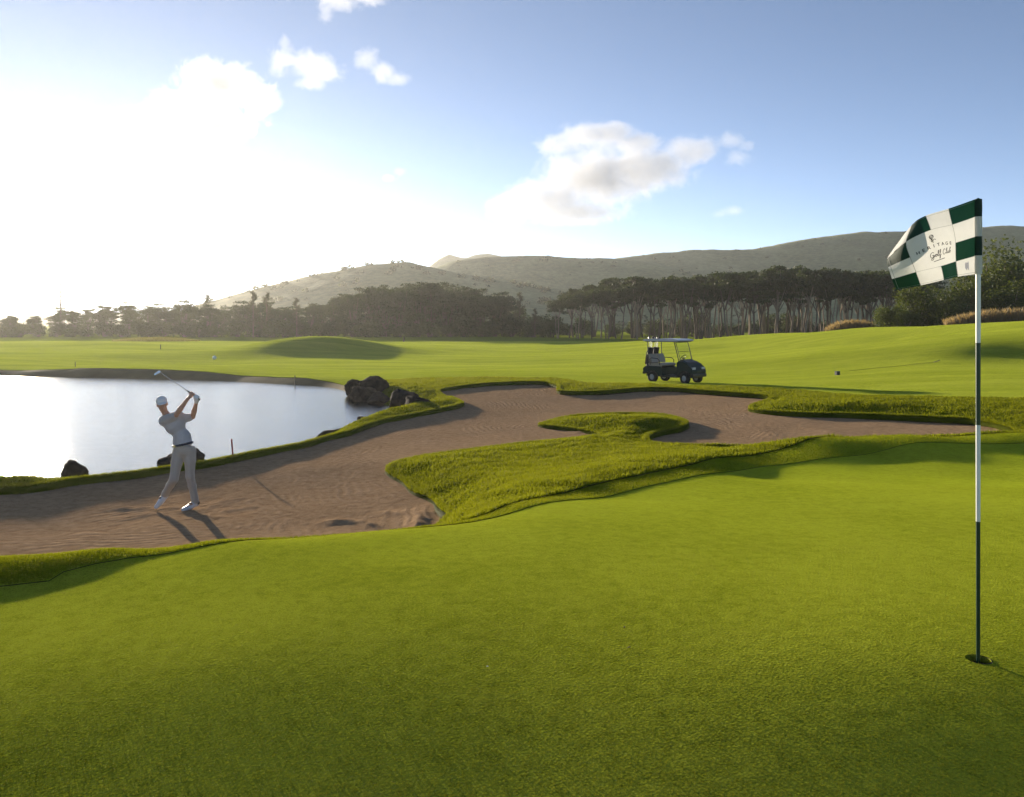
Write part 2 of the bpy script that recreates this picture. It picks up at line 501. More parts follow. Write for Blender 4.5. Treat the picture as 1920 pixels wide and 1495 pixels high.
def sand(x, y):
    x, y = np.asarray(x, float), np.asarray(y, float)
    d = dist_to(BUNKER, x, y)
    s = Ss(x, y) + 0.02 * np.exp(-d / 0.5)
    s += 0.010 * np.sin(x * 2.1 + np.sin(y * 1.3)) * np.sin(y * 1.9 + x * 0.5) + 0.006 * np.sin(x * 5.3 + y * 2.2)
    # raked berms and the trampled patch round the golfer
    for cx, cy, rr, a0, a1 in ((-2.35, 11.9, 1.0, -0.9, 1.3), (-2.2, 11.9, 1.45, -0.8, 1.0), (-2.5, 11.7, 0.62, 0.3, 2.2), (1.4, 21.3, 0.7, -0.8, 1.4), (0.2, 20.4, 2.6, -0.4, 0.7), (-0.9, 20.9, 2.6, -0.3, 0.6), (-3.2, 12.2, 1.9, -0.6, 0.5), (-0.4, 19.6, 3.3, -0.1, 0.8), (4.6, 20.6, 1.6, -0.7, 0.9), (5.6, 20.4, 2.0, -0.6, 0.6)):
        rad_ = np.hypot(x - cx, (y - cy) * 0.8)
        an = np.arctan2((y - cy) * 0.8, x - cx)
        m = np.clip((an - a0) / 0.3, 0, 1) * np.clip((a1 - an) / 0.3, 0, 1)
        s += 0.045 * m * np.exp(-((rad_ - rr) / 0.09) ** 2)
    for k in range(60):
        a, q = 2.4 * k, 0.12 * math.sqrt(k + 1)
        cx, cy = -5.15 + 1.2 * q * math.cos(a), 13.4 + 0.9 * q * math.sin(a)
        s -= (0.014 if k % 3 else -0.012) * np.exp(-(((x - cx) / 0.10) ** 2 + ((y - cy) / 0.08) ** 2))
    return s


# points of the land sheet: rings round the viewpoint that widen with range
pts2 = []
r, k = 1.0, 0
while r < 1600:
    fine = 0.0115 if r < 42 else (0.018 if r < 130 else 0.035)
    dth = fine * 1.15
    a = -0.72 + (k % 2) * dth / 2
    while a < 0.72:
        pts2.append((r * math.sin(a), r * math.cos(a)))
        a += dth
    if k % 4 == 0:
        a = 0.76
        while a < 2 * math.pi - 0.76:
            pts2.append((r * math.sin(a), r * math.cos(a)))
            a += 0.06
    r *= 1 + fine
    k += 1
pts2.append((0, 0))
pts2 = np.array(pts2) * (1 + 0.0015 * rng.standard_normal((len(pts2), 1)))
# denser sand
lo, hi = BUNKER.min(0), BUNKER.max(0)
sx = rng.uniform(-8, 1.5, 9000)
sy = rng.uniform(9, 19, 9000)
ms = inside(BUNKER, sx, sy)
pts2 = np.vstack([pts2, np.stack([sx[ms], sy[ms]], 1)])
keep = np.ones(len(pts2), bool)
POLYS = dict(bunker=BUNKER, pond=POND, shore=SHORE, green=GREEN, fringe=FRINGE, rough=ROUGH, woods=WOODS)
HOLE = np.array(at(1834, 1236, -1.55)[:2])
HOLE_R = 0.054
hole_poly = np.array([HOLE + HOLE_R * np.array([math.cos(a), math.sin(a)]) for a in np.linspace(0, 2 * math.pi, 32, endpoint=False)])
POLYS['hole'] = hole_poly
for p in POLYS.values():
    d = dist_to(p, pts2[:, 0], pts2[:, 1])
    keep &= d > 0.006 * np.hypot(pts2[:, 0], pts2[:, 1])
pts2 = pts2[keep]
vin = [Vector(p) for p in pts2]
ein = []
for p in POLYS.values():
    b = len(vin)
    vin += [Vector(q) for q in p]
    ein += [(b + i, b + (i + 1) % len(p)) for i in range(len(p))]
cv, _, cf, _, _, _ = delaunay_2d_cdt(vin, ein, [], 0, 1e-5, False)
CV = np.array([(a.x, a.y) for a in cv])
CF = np.array(cf, np.int32)
area = np.cross(CV[CF[:, 1]] - CV[CF[:, 0]], CV[CF[:, 2]] - CV[CF[:, 0]])
CF[area < 0] = CF[area < 0][:, ::-1]
CF = CF[np.abs(area) > 1e-9]
cen = CV[CF].mean(1)
zin = {k: inside(p, cen[:, 0], cen[:, 1]) for k, p in POLYS.items()}
zone = np.full(len(CF), 6)                       # fairway
zone[zin['woods']] = 7
zone[zin['rough']] = 3
zone[zin['fringe']] = 2
zone[zin['green']] = 1
zone[zin['shore'] & ~zin['rough']] = 5
zone[zin['pond']] = 8
zone[zin['bunker']] = 4
zone[zin['hole']] = 0
GH = ground(CV[:, 0], CV[:, 1])


def zone_sheet(name, ids, off, mat, skirt, hfun=None, attr=None):
    T = CF[np.isin(zone, ids)]
    used, inv = np.unique(T, return_inverse=True)
    T = inv.reshape(-1, 3)
    xy = CV[used]
    h = (GH[used] if hfun is None else hfun(xy[:, 0], xy[:, 1])) + off + CZ
    V = np.column_stack([xy, h])
    n = len(V)
    if skirt > 0:
        E = np.vstack([T[:, [0, 1]], T[:, [1, 2]], T[:, [2, 0]]])
        key = np.sort(E, 1)
        _, first, cnt = np.unique(key, axis=0, return_index=True, return_counts=True)
        be = E[first[cnt == 1]]
        bv, binv = np.unique(be, return_inverse=True)
        binv = binv.reshape(-1, 2)
        top = V[bv]
        dn = top - [0, 0, skirt]
        V = np.vstack([V, top, dn])
        a, b = n + binv[:, 0], n + binv[:, 1]
        m = len(bv)
        T = np.vstack([T, np.stack([b, a, a + m], 1), np.stack([b, a + m, b + m], 1)])
    me = np_mesh(name, V, T)
    o = link(name, me, mat, smooth=True)
    tag(o, kind='structure')
    if skirt > 0.05 and name in ('rough_grass', 'green_fringe'):
        me.materials.append(M['edge_soil'])
        mi = np.zeros(len(me.polygons), np.int32)
        mi[-2 * m:] = 1
        me.polygons.foreach_set('material_index', mi)
    if attr:
        A = me.attributes.new(attr, 'FLOAT', 'POINT')
        co = np.empty(len(me.vertices) * 3, np.float32)
        me.vertices.foreach_get('co', co)
        co = co.reshape(-1, 3)
        A.data.foreach_set('value', dist_to(BUNKER, co[:, 0].astype(float), co[:, 1].astype(float)).astype(np.float32))
    return o


zone_sheet('putting_green', [1], 0.0, M['green'], 0.06)
zone_sheet('green_fringe', [2], 0.006, M['fringe'], 0.35)
zone_sheet('rough_grass', [3], 0.022, M['rough'], 0.38)
zone_sheet('fairway', [6], 0.012, M['fairway'], 0.10)
zone_sheet('woodland_floor', [7], 0.02, M['wood_floor'], 0.10)
zone_sheet('pond_shore', [5], -0.01, M['dirt'], 0.15)
zone_sheet('pond_bed', [8], 0.0, M['dirt'], 0.3)
zone_sheet('sand_bunker', [4], 0.0, M['sand'], 0.0, sand, 'edge_dist')


def gz(x, y):
    return float(ground([x], [y])[0]) + CZ


def sz(x, y):
    return float(sand([x], [y])[0]) + CZ


# pond surface: one flat sheet reaching a little under its banks
bm = bmesh.new()
c = POND.mean(0)
ww = spline([(p[0] + 0.25 * (p[0] - c[0]) / np.linalg.norm(np.array(p) - c), p[1] + 0.25 * (p[1] - c[1]) / np.linalg.norm(np.array(p) - c)) for p in pond_pts], True, 1.0)
bm.faces.new([bm.verts.new((p[0], p[1], WATER_H + CZ)) for p in ww])
bmesh.ops.triangulate(bm, faces=bm.faces)
me = bm_mesh('pond_water', bm)
if me.polygons[0].normal.z < 0:
    me.flip_normals()
tag(link('pond_water', me, M['water']), kind='structure')

# ------------------------------------------------------------------ hills and air
def leaf_mat(name, dark, light, trans=0.35, vscale=0.6, spec=0.25):
    t = NT(name)
    v = t.coord()
    oi = t.node('ShaderNodeObjectInfo')
    n = t.noise(v, vscale, 4, 0.7)
    f = t.math('MULTIPLY_ADD', oi.outputs['Random'], 0.35, n)
    c = t.ramp(f, [(0.38, dark), (0.95, light)])
    d = t.principled(c, 0.6)
    d.inputs['Specular IOR Level'].default_value = spec
    tr = t.node('ShaderNodeBsdfTranslucent')
    t.link(t.mix(0.5, c, (light[0] * 1.5, light[1] * 1.3, light[2] * 0.5)), tr.inputs['Color'])
    mx = t.node('ShaderNodeMixShader')
    mx.inputs[0].default_value = trans
    t.link(d.outputs[0], mx.inputs[1])
    t.link(tr.outputs[0], mx.inputs[2])
    return t.surf(mx)


M['leaf_dark'] = leaf_mat('umbrella tree leaves', (0.020, 0.040, 0.007), (0.062, 0.090, 0.018), 0.3)
M['leaf_mid'] = leaf_mat('bush leaves', (0.022, 0.042, 0.008), (0.075, 0.105, 0.022), 0.35)
M['leaf_broad'] = leaf_mat('broad leaves', (0.024, 0.050, 0.008), (0.105, 0.135, 0.020), 0.4, 1.2)
M['leaf_fine'] = leaf_mat('casuarina needles', (0.040, 0.052, 0.020), (0.085, 0.095, 0.038), 0.4)
M['blade'] = leaf_mat('grass blades', (0.075, 0.115, 0.006), (0.250, 0.280, 0.020), 0.5, 1.6, 0.02)
M['nap'] = leaf_mat('mown nap', (0.085, 0.104, 0.007), (0.235, 0.240, 0.026), 0.4, 1.2, 0.0)
M['blade_dry'] = leaf_mat('dry tall grass', (0.160, 0.120, 0.060), (0.330, 0.250, 0.140), 0.45, 1.5)
M['blade_pale'] = leaf_mat('pale bank grass', (0.10, 0.11, 0.03), (0.22, 0.22, 0.07), 0.45, 1.5, 0.03)
M['bark'] = plain('grey brown bark', (0.120, 0.088, 0.062), 0.9, 0.35, 2.5, 0.6, 20)
M['bark_pale'] = plain('pale bark', (0.26, 0.195, 0.135), 0.9, 0.35, 2.5, 0.6, 20)
t = NT('hillside scrub')
v = t.coord()
col = t.ramp(t.math('MULTIPLY_ADD', t.noise(v, 0.30, 6, 0.75), 0.6, t.math('MULTIPLY', t.noise(v, 0.03, 6, 0.6), 0.5)), [(0.36, (0.085, 0.115, 0.028)), (0.54, (0.195, 0.220, 0.070)), (0.72, (0.330, 0.330, 0.130))])
M['hill'] = t.surf(t.principled(col, 0.95, t.bump(t.noise(v, 0.25, 6, 0.7), 1.0, 1.3)))


def ridge(name, prof, D, front, back, rough=1.0, nx=260, ny=36, seed=0):
    """a hill whose crest follows a bearing/height profile at range D, with real slopes in front and behind"""
    px = np.linspace(prof[0][0], prof[-1][0], nx)
    ph = np.interp(px, [p[0] for p in prof], [p[1] for p in prof])
    ker = np.hanning(9); ker /= ker.sum()
    ph = np.convolve(np.pad(ph, 4, 'edge'), ker, 'valid')
    hr = (HY - ph) / F * D + 2.6
    tt = np.linspace(-1, 1, ny)
    V = np.zeros((ny, nx, 3))
    for j, u in enumerate(tt):
        y = D + (front * u if u < 0 else back * u)
        fall = 0.5 + 0.5 * math.cos(math.pi * abs(u)) if u > 0 else (1 - abs(u)) ** 1.25
        for i in range(nx):
            x = (px[i] - HX) / F * D * (0.55 + 0.45 * y / D)
            n = noise.fractal(Vector((x * 0.012, y * 0.012, seed)), 1.0, 2.0, 5)
            n2 = noise.fractal(Vector((x * 0.08, y * 0.08, seed + 5)), 1.0, 2.0, 4)
            k = min(1, abs(u) * 2.5)
            V[j, i] = (x, y, CZ - 2.6 - 1.5 + (hr[i] + 1.5) * fall + k * fall * n * 7 * rough + n2 * 0.7 * rough * min(1, fall * 3))
    idx = np.arange(ny * nx).reshape(ny, nx)
    Q = np.stack([idx[:-1, :-1], idx[:-1, 1:], idx[1:, 1:], idx[1:, :-1]], -1).reshape(-1, 4)
    o = link(name, np_mesh(name, V.reshape(-1, 3), Q), M['hill'], smooth=True)
    tag(o, kind='structure')
    return V


hills = [
    ridge('hill', [(250, 600), (340, 584), (400, 562), (470, 543), (560, 521), (640, 505), (700, 494), (765, 491), (800, 499), (860, 512), (960, 528), (1060, 552), (1180, 585), (1260, 604)], 430, 150, 120, 0.6, seed=1),
    ridge('hill', [(640, 604), (730, 560), (800, 508), (850, 490), (905, 481), (1000, 479), (1080, 483), (1150, 484), (1230, 492), (1330, 520), (1440, 570), (1520, 604)], 540, 170, 120, 0.7, seed=2),
    ridge('hill', [(900, 604), (1000, 560), (1080, 510), (1150, 484), (1220, 475), (1300, 468), (1410, 467), (1480, 452), (1560, 440), (1620, 433), (1700, 432), (1800, 428), (1900, 421), (2000, 428), (2150, 440), (2400, 470), (2800, 590)], 620, 230, 150, 1.0, 320, seed=3),
    ridge('low_hill', [(-1500, 600), (-900, 590), (-300, 594), (0, 596), (120, 590), (250, 588), (380, 594), (480, 602)], 800, 200, 150, 0.4, seed=4),
    ridge('mountain', [(740, 604), (790, 520), (806, 498), (825, 484), (842, 476), (858, 481), (872, 484), (890, 477), (915, 475), (940, 480), (980, 500), (1060, 600)], 1000, 160, 120, 0.5, 160, seed=5),
]


def leaf_cloud(C, S, aspect=1.0, up=0.0):
    """quads of size S at points C, turned every way; up flattens them towards the horizontal"""
    C = np.asarray(C, float)
    n = len(C)
    S = np.broadcast_to(np.asarray(S, float), (n,))
    a = rng.standard_normal((n, 3))
    a[:, 2] *= 1 - up
    a /= np.linalg.norm(a, axis=1, keepdims=True)
    b = rng.standard_normal((n, 3))
    b[:, 2] *= 1 - up
    b -= (a * b).sum(1, keepdims=True) * a
    b /= np.linalg.norm(b, axis=1, keepdims=True) + 1e-9
    a, b = a * S[:, None] * 0.5, b * S[:, None] * 0.5 * aspect
    V = np.stack([C - a, C - b * 0.9 + a * 0.1, C + a, C + b * 0.9 - a * 0.1], 1).reshape(-1, 3)
    return V, np.arange(4 * n).reshape(n, 4)


def ball(n, thick=0.55):
    p = rng.standard_normal((n, 3))
    p /= np.linalg.norm(p, axis=1, keepdims=True)
    return p * (1 - thick * rng.random((n, 1)) ** 1.6)


# shrubs that roughen the hillsides and their skyline
Cs, Ss_ = [], []
for hi, (Vh, cnt) in enumerate(zip(hills[:3], (200, 120, 170))):
    ny, nx = Vh.shape[:2]
    for k in range(cnt):
        j = int(np.clip(ny / 2 - abs(rng.normal(0, 1)) * (1.2 if k % 3 == 0 else 9), 1, ny - 2))
        i = rng.integers(2, nx - 2)
        s = rng.uniform(0.4, 1.1)
        if hi == 0:
            s *= 1.4
        Cs.append(Vh[j, i] + [0, 0, s * 0.4] + ball(26) * [s * 1.5, s * 1.5, s])
        Ss_.append(np.full(26, s * 0.9))
V, Q = leaf_cloud(np.vstack(Cs), np.concatenate(Ss_))
tag(link('hill_shrubs', np_mesh('hill_shrubs', V, Q), M['leaf_mid']), kind='stuff')

# the air: one closed box round everything
hz = NT('hazy air')
pv = hz.node('ShaderNodeVolumePrincipled')
pv.inputs['Color'].default_value = (0.96, 0.95, 0.93, 1)
pv.inputs['Density'].default_value = 0.00025
pv.inputs['Anisotropy'].default_value = 0.60
hz.link(pv.outputs[0], hz.out.inputs['Volume'])
bm = bmesh.new()
bmesh.ops.create_cube(bm, size=1)
bmesh.ops.scale(bm, verts=bm.verts, vec=(4200, 4200, 102))
bmesh.ops.translate(bm, verts=bm.verts, vec=(0, 0, 102 / 2 - 9))
tag(link('haze', bm_mesh('haze', bm), hz.m), kind='stuff')


# ------------------------------------------------------------------ trees
class MB:
    """collects boxes, tubes and revolved shapes into one mesh"""
    def __init__(s):
        s.v, s.f = [], []

    def tube(s, pts, radii, sides=6, cap=True):
        pts = [Vector(p) for p in pts]
        if isinstance(radii, (int, float)):
            radii = [radii] * len(pts)
        base = len(s.v)
        prev = None
        for i, p in enumerate(pts):
            d = (pts[min(i + 1, len(pts) - 1)] - pts[max(i - 1, 0)])
            if d.length < 1e-9:
                d = Vector((0, 0, 1))
            d.normalize()
            if prev is None:
                a = d.cross(Vector((0, 0, 1)) if abs(d.z) < 0.9 else Vector((1, 0, 0))).normalized()
            else:
                a = (prev - d * prev.dot(d)).normalized()
            prev = a
            b = d.cross(a)
            for k in range(sides):
                w = 2 * math.pi * k / sides
                s.v.append(p + (a * math.cos(w) + b * math.sin(w)) * radii[i])
        for i in range(len(pts) - 1):
            for k in range(sides):
                q = base + i * sides
                s.f.append((q + k, q + (k + 1) % sides, q + sides + (k + 1) % sides, q + sides + k))
        if cap:
            s.f.append(tuple(base + k for k in range(sides))[::-1])
            s.f.append(tuple(base + (len(pts) - 1) * sides + k for k in range(sides)))
        return s

    def box(s, lo, hi, M4=None):
        b = len(s.v)
        for z in (lo[2], hi[2]):
            for x, y in ((lo[0], lo[1]), (hi[0], lo[1]), (hi[0], hi[1]), (lo[0], hi[1])):
                p = Vector((x, y, z))
                s.v.append(M4 @ p if M4 else p)
        s.f += [tuple(b + i for i in q) for q in ((3, 2, 1, 0), (4, 5, 6, 7), (0, 1, 5, 4), (1, 2, 6, 5), (2, 3, 7, 6), (3, 0, 4, 7))]
        return s

    def lathe(s, prof, M4=None, n=20, close=False):
        b = len(s.v)
        for r, z in prof:
            for k in range(n):
                w = 2 * math.pi * k / n
                p = Vector((r * math.cos(w), r * math.sin(w), z))
                s.v.append(M4 @ p if M4 else p)
        m = len(prof)
        for i in range(m if close else m - 1):
            for k in range(n):
                i2 = (i + 1) % m
                s.f.append((b + i * n + k, b + i * n + (k + 1) % n, b + i2 * n + (k + 1) % n, b + i2 * n + k))
        if not close:
            s.f.append(tuple(b + k for k in range(n))[::-1])
            s.f.append(tuple(b + (m - 1) * n + k for k in range(n)))
        return s

    def prism(s, outline, y0, y1, M4=None):
        """outline in x,z pushed along y"""
        b, n = len(s.v), len(outline)
        for y in (y0, y1):
            for x, z in outline:
                p = Vector((x, y, z))
                s.v.append(M4 @ p if M4 else p)
        s.f.append(tuple(b + i for i in range(n)))
        s.f.append(tuple(b + n + i for i in range(n))[::-1])
        for i in range(n):
            j = (i + 1) % n
            s.f.append((b + j, b + i, b + n + i, b + n + j))
        return s

    def mesh(s, name, bevel=0.0, weld=False):
        bm = bmesh.new()
        vs = [bm.verts.new(p) for p in s.v]
        for f in s.f:
            try:
                bm.faces.new([vs[i] for i in f])
            except ValueError:
                pass
        if weld:
            bmesh.ops.remove_doubles(bm, verts=bm.verts, dist=1e-5)
        if bevel:
            es = [e for e in bm.edges if len(e.link_faces) == 2 and e.calc_face_angle(0) > 0.6]
            bmesh.ops.bevel(bm, geom=es, offset=bevel, segments=2, affect='EDGES', profile=0.6)
        return bm_mesh(name, bm)

    def build(s, name, mat, parent=None, bevel=0.0, smooth=True):
        o = link(name, s.mesh(name, bevel), mat, parent)
        if smooth:
            me = o.data
            me.polygons.foreach_set('use_smooth', np.ones(len(me.polygons), bool))
            me.set_sharp_from_angle(angle=rad(38))
        return o


def umbrella_tree(seed, h, bare, spread, stems, nl, deep=0.16):
    """flat-topped tree on thin forking stems; unit design of height h"""
    R = random.Random(seed)
    mb = MB()
    tips = []
    for sidx in range(stems):
        a0 = R.uniform(0, 6.28)
        bx, by = 0.25 * math.cos(a0) * (stems > 1), 0.25 * math.sin(a0) * (stems > 1)
        lean = R.uniform(0.02, 0.10)
        z1 = h * bare * R.uniform(0.75, 1.0)
        p0 = Vector((bx, by, -0.2))
        p1 = Vector((bx + math.cos(a0) * lean * z1 + R.uniform(-.15, .15), by + math.sin(a0) * lean * z1 + R.uniform(-.15, .15), z1 * 0.5))
        p2 = Vector((bx + math.cos(a0) * lean * z1 * 2, by + math.sin(a0) * lean * z1 * 2, z1))
        r0 = R.uniform(0.10, 0.16)
        mb.tube([p0, p0.lerp(p1, .5) + Vector((R.uniform(-.06, .06), 0, 0)), p1, p2], [r0 * 1.25, r0, r0 * .85, r0 * .7], 6)
        for b in range(R.randint(3, 5)):
            a = R.uniform(0, 6.28)
            rr = spread * R.uniform(0.25, 0.9)
            zt = h * R.uniform(max(bare, .5) + 0.08, 0.97)
            q = Vector((p2.x * .4 + math.cos(a) * rr, p2.y * .4 + math.sin(a) * rr, zt))
            m = p2.lerp(q, .5) + Vector((0, 0, -0.05 * h * R.random()))
            mb.tube([p2, m, q], [r0 * .62, r0 * .42, r0 * .15], 5)
            tips.append(q)
    C, Sz = [], []
    nc = nl // 110
    for k in range(nc):
        if k < len(tips):
            c = np.array(tips[k])
        else:
            a = R.uniform(0, 6.28)
            rr = spread * math.sqrt(R.random()) * 0.95
            dome = 1 - 0.20 * (rr / spread) ** 2
            zt = h * (dome - 0.05 - abs(R.gauss(0, deep)) * (1 - bare))
            c = np.array((math.cos(a) * rr, math.sin(a) * rr, max(zt, h * (bare + 0.05))))
        s = R.uniform(0.55, 1.15) * spread * 0.30
        C.append(c + ball(110, 0.9) * [s * 1.35, s * 1.35, s * 0.52])
        Sz.append(rng.uniform(0.20, 0.42, 110))
    V, Q = leaf_cloud(np.vstack(C), np.concatenate(Sz), 0.8, 0.35)
    return mb.mesh('trunk'), np_mesh('crown', V, Q)


def bush(seed, w, h, n, leaf, trunk=True, lumps=16):
    R = random.Random(seed)
    mb = MB()
    C, Sz = [], []
    for k in range(lumps):
        a = R.uniform(0, 6.28)
        rr = w * 0.36 * math.sqrt(R.random())
        z = h * R.uniform(0.12, 0.80) * (1 - 0.35 * (rr / (w * .4)) ** 2)
        s = w * R.uniform(0.14, 0.26)
        cc = np.array((math.cos(a) * rr, math.sin(a) * rr, z))
        C.append(cc + ball(n // lumps, 0.6) * [s, s, s * min(1.1, h / w)])
        Sz.append(rng.uniform(0.6, 1.2, n // lumps) * leaf)
        mb.tube([(0.1 * math.cos(a), 0.1 * math.sin(a), -0.2), (cc[0] * .4, cc[1] * .4, z * .5), tuple(cc)], [0.05 * w / 3, 0.035 * w / 3, 0.01 * w / 3], 5)
    V, Q = leaf_cloud(np.vstack(C), np.concatenate(Sz), 0.7)
    V[:, 2] = np.maximum(V[:, 2], 0.02)
    return mb.mesh('trunk'), np_mesh('crown', V, Q)


def casuarina(seed, h, n, w=0.20):
    R = random.Random(seed)
    mb = MB()
    mb.tube([(0, 0, -0.2), (0.05, 0, h * .5), (0, 0, h)], [0.14, 0.09, 0.02], 6)
    C = []
    for k in range(34):
        z = h * (0.12 + 0.86 * k / 34)
        L = h * w * (1.05 - (k / 34)) * R.uniform(0.6, 1.15) + 0.25
        a = R.uniform(0, 6.28)
        q = Vector((math.cos(a) * L, math.sin(a) * L, z + L * 0.5))
        mb.tube([(0, 0, z), tuple(q)], [0.03, 0.008], 4)
        for j in range(n // 34):
            u = R.uniform(0.25, 1.05)
            C.append(np.array((q.x * u, q.y * u, z + L * .5 * u)) + rng.normal(0, 0.16, 3) + [0, 0, 0.1])
    V, Q = leaf_cloud(np.array(C), rng.uniform(0.16, 0.38, len(C)), 0.35)
    return mb.mesh('trunk'), np_mesh('crown', V, Q)


def tree_obj(name, meshes, mats, x, y, s, rz, label, cat, group, sz=None):
    z = gzq(x, y)
    e = empty(name, (x, y, z - 0.03), rz, label, cat, group)
    e.scale = (s, s, sz or s)
    for nm, me, mt in zip(('trunk', 'crown'), meshes, mats):
        o = bpy.data.objects.new(nm, me)
        COL.objects.link(o)
        if not me.materials:
            me.materials.append(mt)
        o.parent = e
    return e


def gzq(x, y):
    return float(Gs([x], [y])[0]) + CZ


NTH = 'first second third fourth fifth sixth seventh eighth ninth tenth eleventh twelfth thirteenth fourteenth fifteenth sixteenth seventeenth eighteenth nineteenth twentieth'.split()
NTH += ['twenty-' + q for q in NTH[:9]] + ['thirtieth'] + ['thirty-' + q for q in NTH[:9]]


def grove_place(px):
    for lim, w in ((1110, 'by the grove\'s open end'), (1200, 'between the open end and the cart'), (1330, 'straight behind the cart'), (1440, 'just past the cart'), (1560, 'before the dry grass'), (1660, 'beside the flag'), (9999, 'behind the flag')):
        if px < lim:
            return w


R0 = random.Random(11)
UMB = [umbrella_tree(20 + i, 10, R0.uniform(0.42, 0.58), R0.uniform(2.2, 3.0), (1, 2, 3, 2, 1, 3, 2)[i], 3900) for i in range(7)]
LOW = [umbrella_tree(40 + i, 10, R0.uniform(0.06, 0.16), R0.uniform(2.9, 3.7), (2, 3, 2, 3)[i], 6600, 0.36) for i in range(4)]
BUSH = [bush(60 + i, 3.4, 2.6 + 0.4 * i, 1900, 0.26) for i in range(3)]
CAS = [casuarina(80 + i, 9, 2600) for i in range(3)]

# grove on the right of the gap
top_r = ([1040, 1080, 1150, 1250, 1330, 1420, 1500, 1600, 1660, 1760], [545, 529, 516, 506, 505, 491, 489, 494, 497, 500])
n = 0
for row, (y0, sp) in enumerate(((142, 27), (149, 31), (157, 34), (166, 38))):
    px = 1052 + row * 9
    while px < 1745:
        y = y0 + R0.uniform(-2.5, 2.5)
        x = xat(px + R0.uniform(-6, 6), y)
        H = (HY - np.interp(px, *top_r)) / F * y + 2.6
        H *= R0.uniform(0.86, 1.03) if row else R0.uniform(0.80, 1.0)
        if row == 0:
            lab = NTH[n] + ' front-row tree from the open end, in the cart grove'
        else:
            lab = ('thin-stemmed second-row tree of the cart grove, ', 'umbrella crown in the cart grove\'s third row, ', 'crown at the back of the cart grove, ')[row - 1] + grove_place(px)
        if n == 0:
            lab = 'umbrella-crowned tree at the open end of the grove, beside the gap of low bushes'
        me = UMB[R0.randrange(7)]
        tree_obj('umbrella_tree', me, (M['bark'] if n % 5 else M['bark_pale'], M['leaf_dark']), x, y, H / 10 * 0.98, R0.uniform(0, 6.28), lab, 'tree', 'trees of the cart grove: ' + lab.split(', ')[0] if row else 'front-row trees of the cart grove')
        n += 1
        px += sp * R0.uniform(0.85, 1.2)
# grove behind the mound
top_l = ([585, 640, 700, 750, 810, 870, 950, 965], [566, 549, 532, 529, 527, 536, 541, 552])
nl_ = 0
for row, (y0, sp) in enumerate(((158, 30), (168, 34), (180, 38))):
    px = 592 + row * 8
    while px < 955:
        y = y0 + R0.uniform(-3, 3)
        x = xat(px + R0.uniform(-6, 6), y)
        H = (HY - np.interp(px, *top_l)) / F * y + 2.6
        H *= R0.uniform(0.85, 1.04)
        tree_obj('umbrella_tree', LOW[R0.randrange(4)], (M['bark'], M['leaf_dark']), x, y, H / 10 * 0.98, R0.uniform(0, 6.28),
                 [NTH[nl_] + ' front-row tree from the pond side, grove behind the mound',
                  'broad dark crown behind the front row, ' + ('pond end' if px < 700 else 'middle' if px < 830 else 'gap end') + ' of the mound grove',
                  'dark crown at the very back, ' + ('pond end' if px < 700 else 'middle' if px < 830 else 'gap end') + ' of the mound grove'][row], 'tree', 'trees of the grove behind the mound')
        nl_ += 1
        px += sp * R0.uniform(0.85, 1.2)
# hazy trees towards the sun
nf_ = 0
top_f = ([-250, -60, 0, 60, 150, 230, 262, 290, 330, 420, 500, 580], [588, 592, 594, 590, 573, 570, 564, 571, 569, 566, 562, 568])
for row, (y0, sp) in enumerate(((160, 36), (172, 40))):
    px = -240 + row * 15
    while px < 585:
        y = y0 + R0.uniform(-4, 4)
        x = xat(px + R0.uniform(-8, 8), y)
        H = (HY - np.interp(px, *top_f)) / F * y + 2.6
        H *= R0.uniform(0.82, 1.05)
        tree_obj('hazy_tree', LOW[R0.randrange(4)], (M['bark'], M['leaf_dark']), x, y, H / 10, R0.uniform(0, 6.28),
                 [NTH[nf_] + ' front-row tree from the glare, low line beyond the pond',
                  'low hazy crown behind the front row beyond the pond, ' + ('in the brightest glare' if px < 60 else 'near the bare airy tree' if px < 200 else 'above the pale bank grass' if px < 380 else 'by the casuarinas')][row], 'tree', 'low trees in the glare beyond the pond', H / 10 * R0.uniform(0.95, 1.05))
        nf_ += px > -60 and row == 0
        px += sp * R0.uniform(0.8, 1.3)
for px, py, y, lab in ((475, 546, 150, 'feathery pointed casuarina on the left of a close pair by the pond trees'), (500, 549, 153, 'feathery casuarina just beside its slightly taller twin, behind the golfer'), (556, 558, 150, 'slim feathery casuarina at the foot of the hill beside the dark grove'),
                       (388, 552, 165, 'feathery casuarina rising over the hazy low trees where the hill begins'), (975, 548, 160, 'slim casuarina in the gap between the two dark groves'), (1003, 578, 150, 'short casuarina bush in the gap beside the taller slim one')):
    H = (HY - py) / F * y + 2.6
    tree_obj('casuarina', CAS[R0.randrange(3)], (M['bark'], M['leaf_fine']), xat(px, y), y, H / 9, R0.uniform(0, 6.28), lab, 'tree', 'casuarinas among the groves')
sparse = casuarina(91, 9, 700, 0.16)
H = (HY - 528) / F * 165 + 2.6
tree_obj('sparse_tree', sparse, (M['bark'], M['leaf_fine']), xat(113, 165), 165, H / 9, 0.4, 'tall airy tree with almost bare branches standing in the sun glare', 'tree', None)
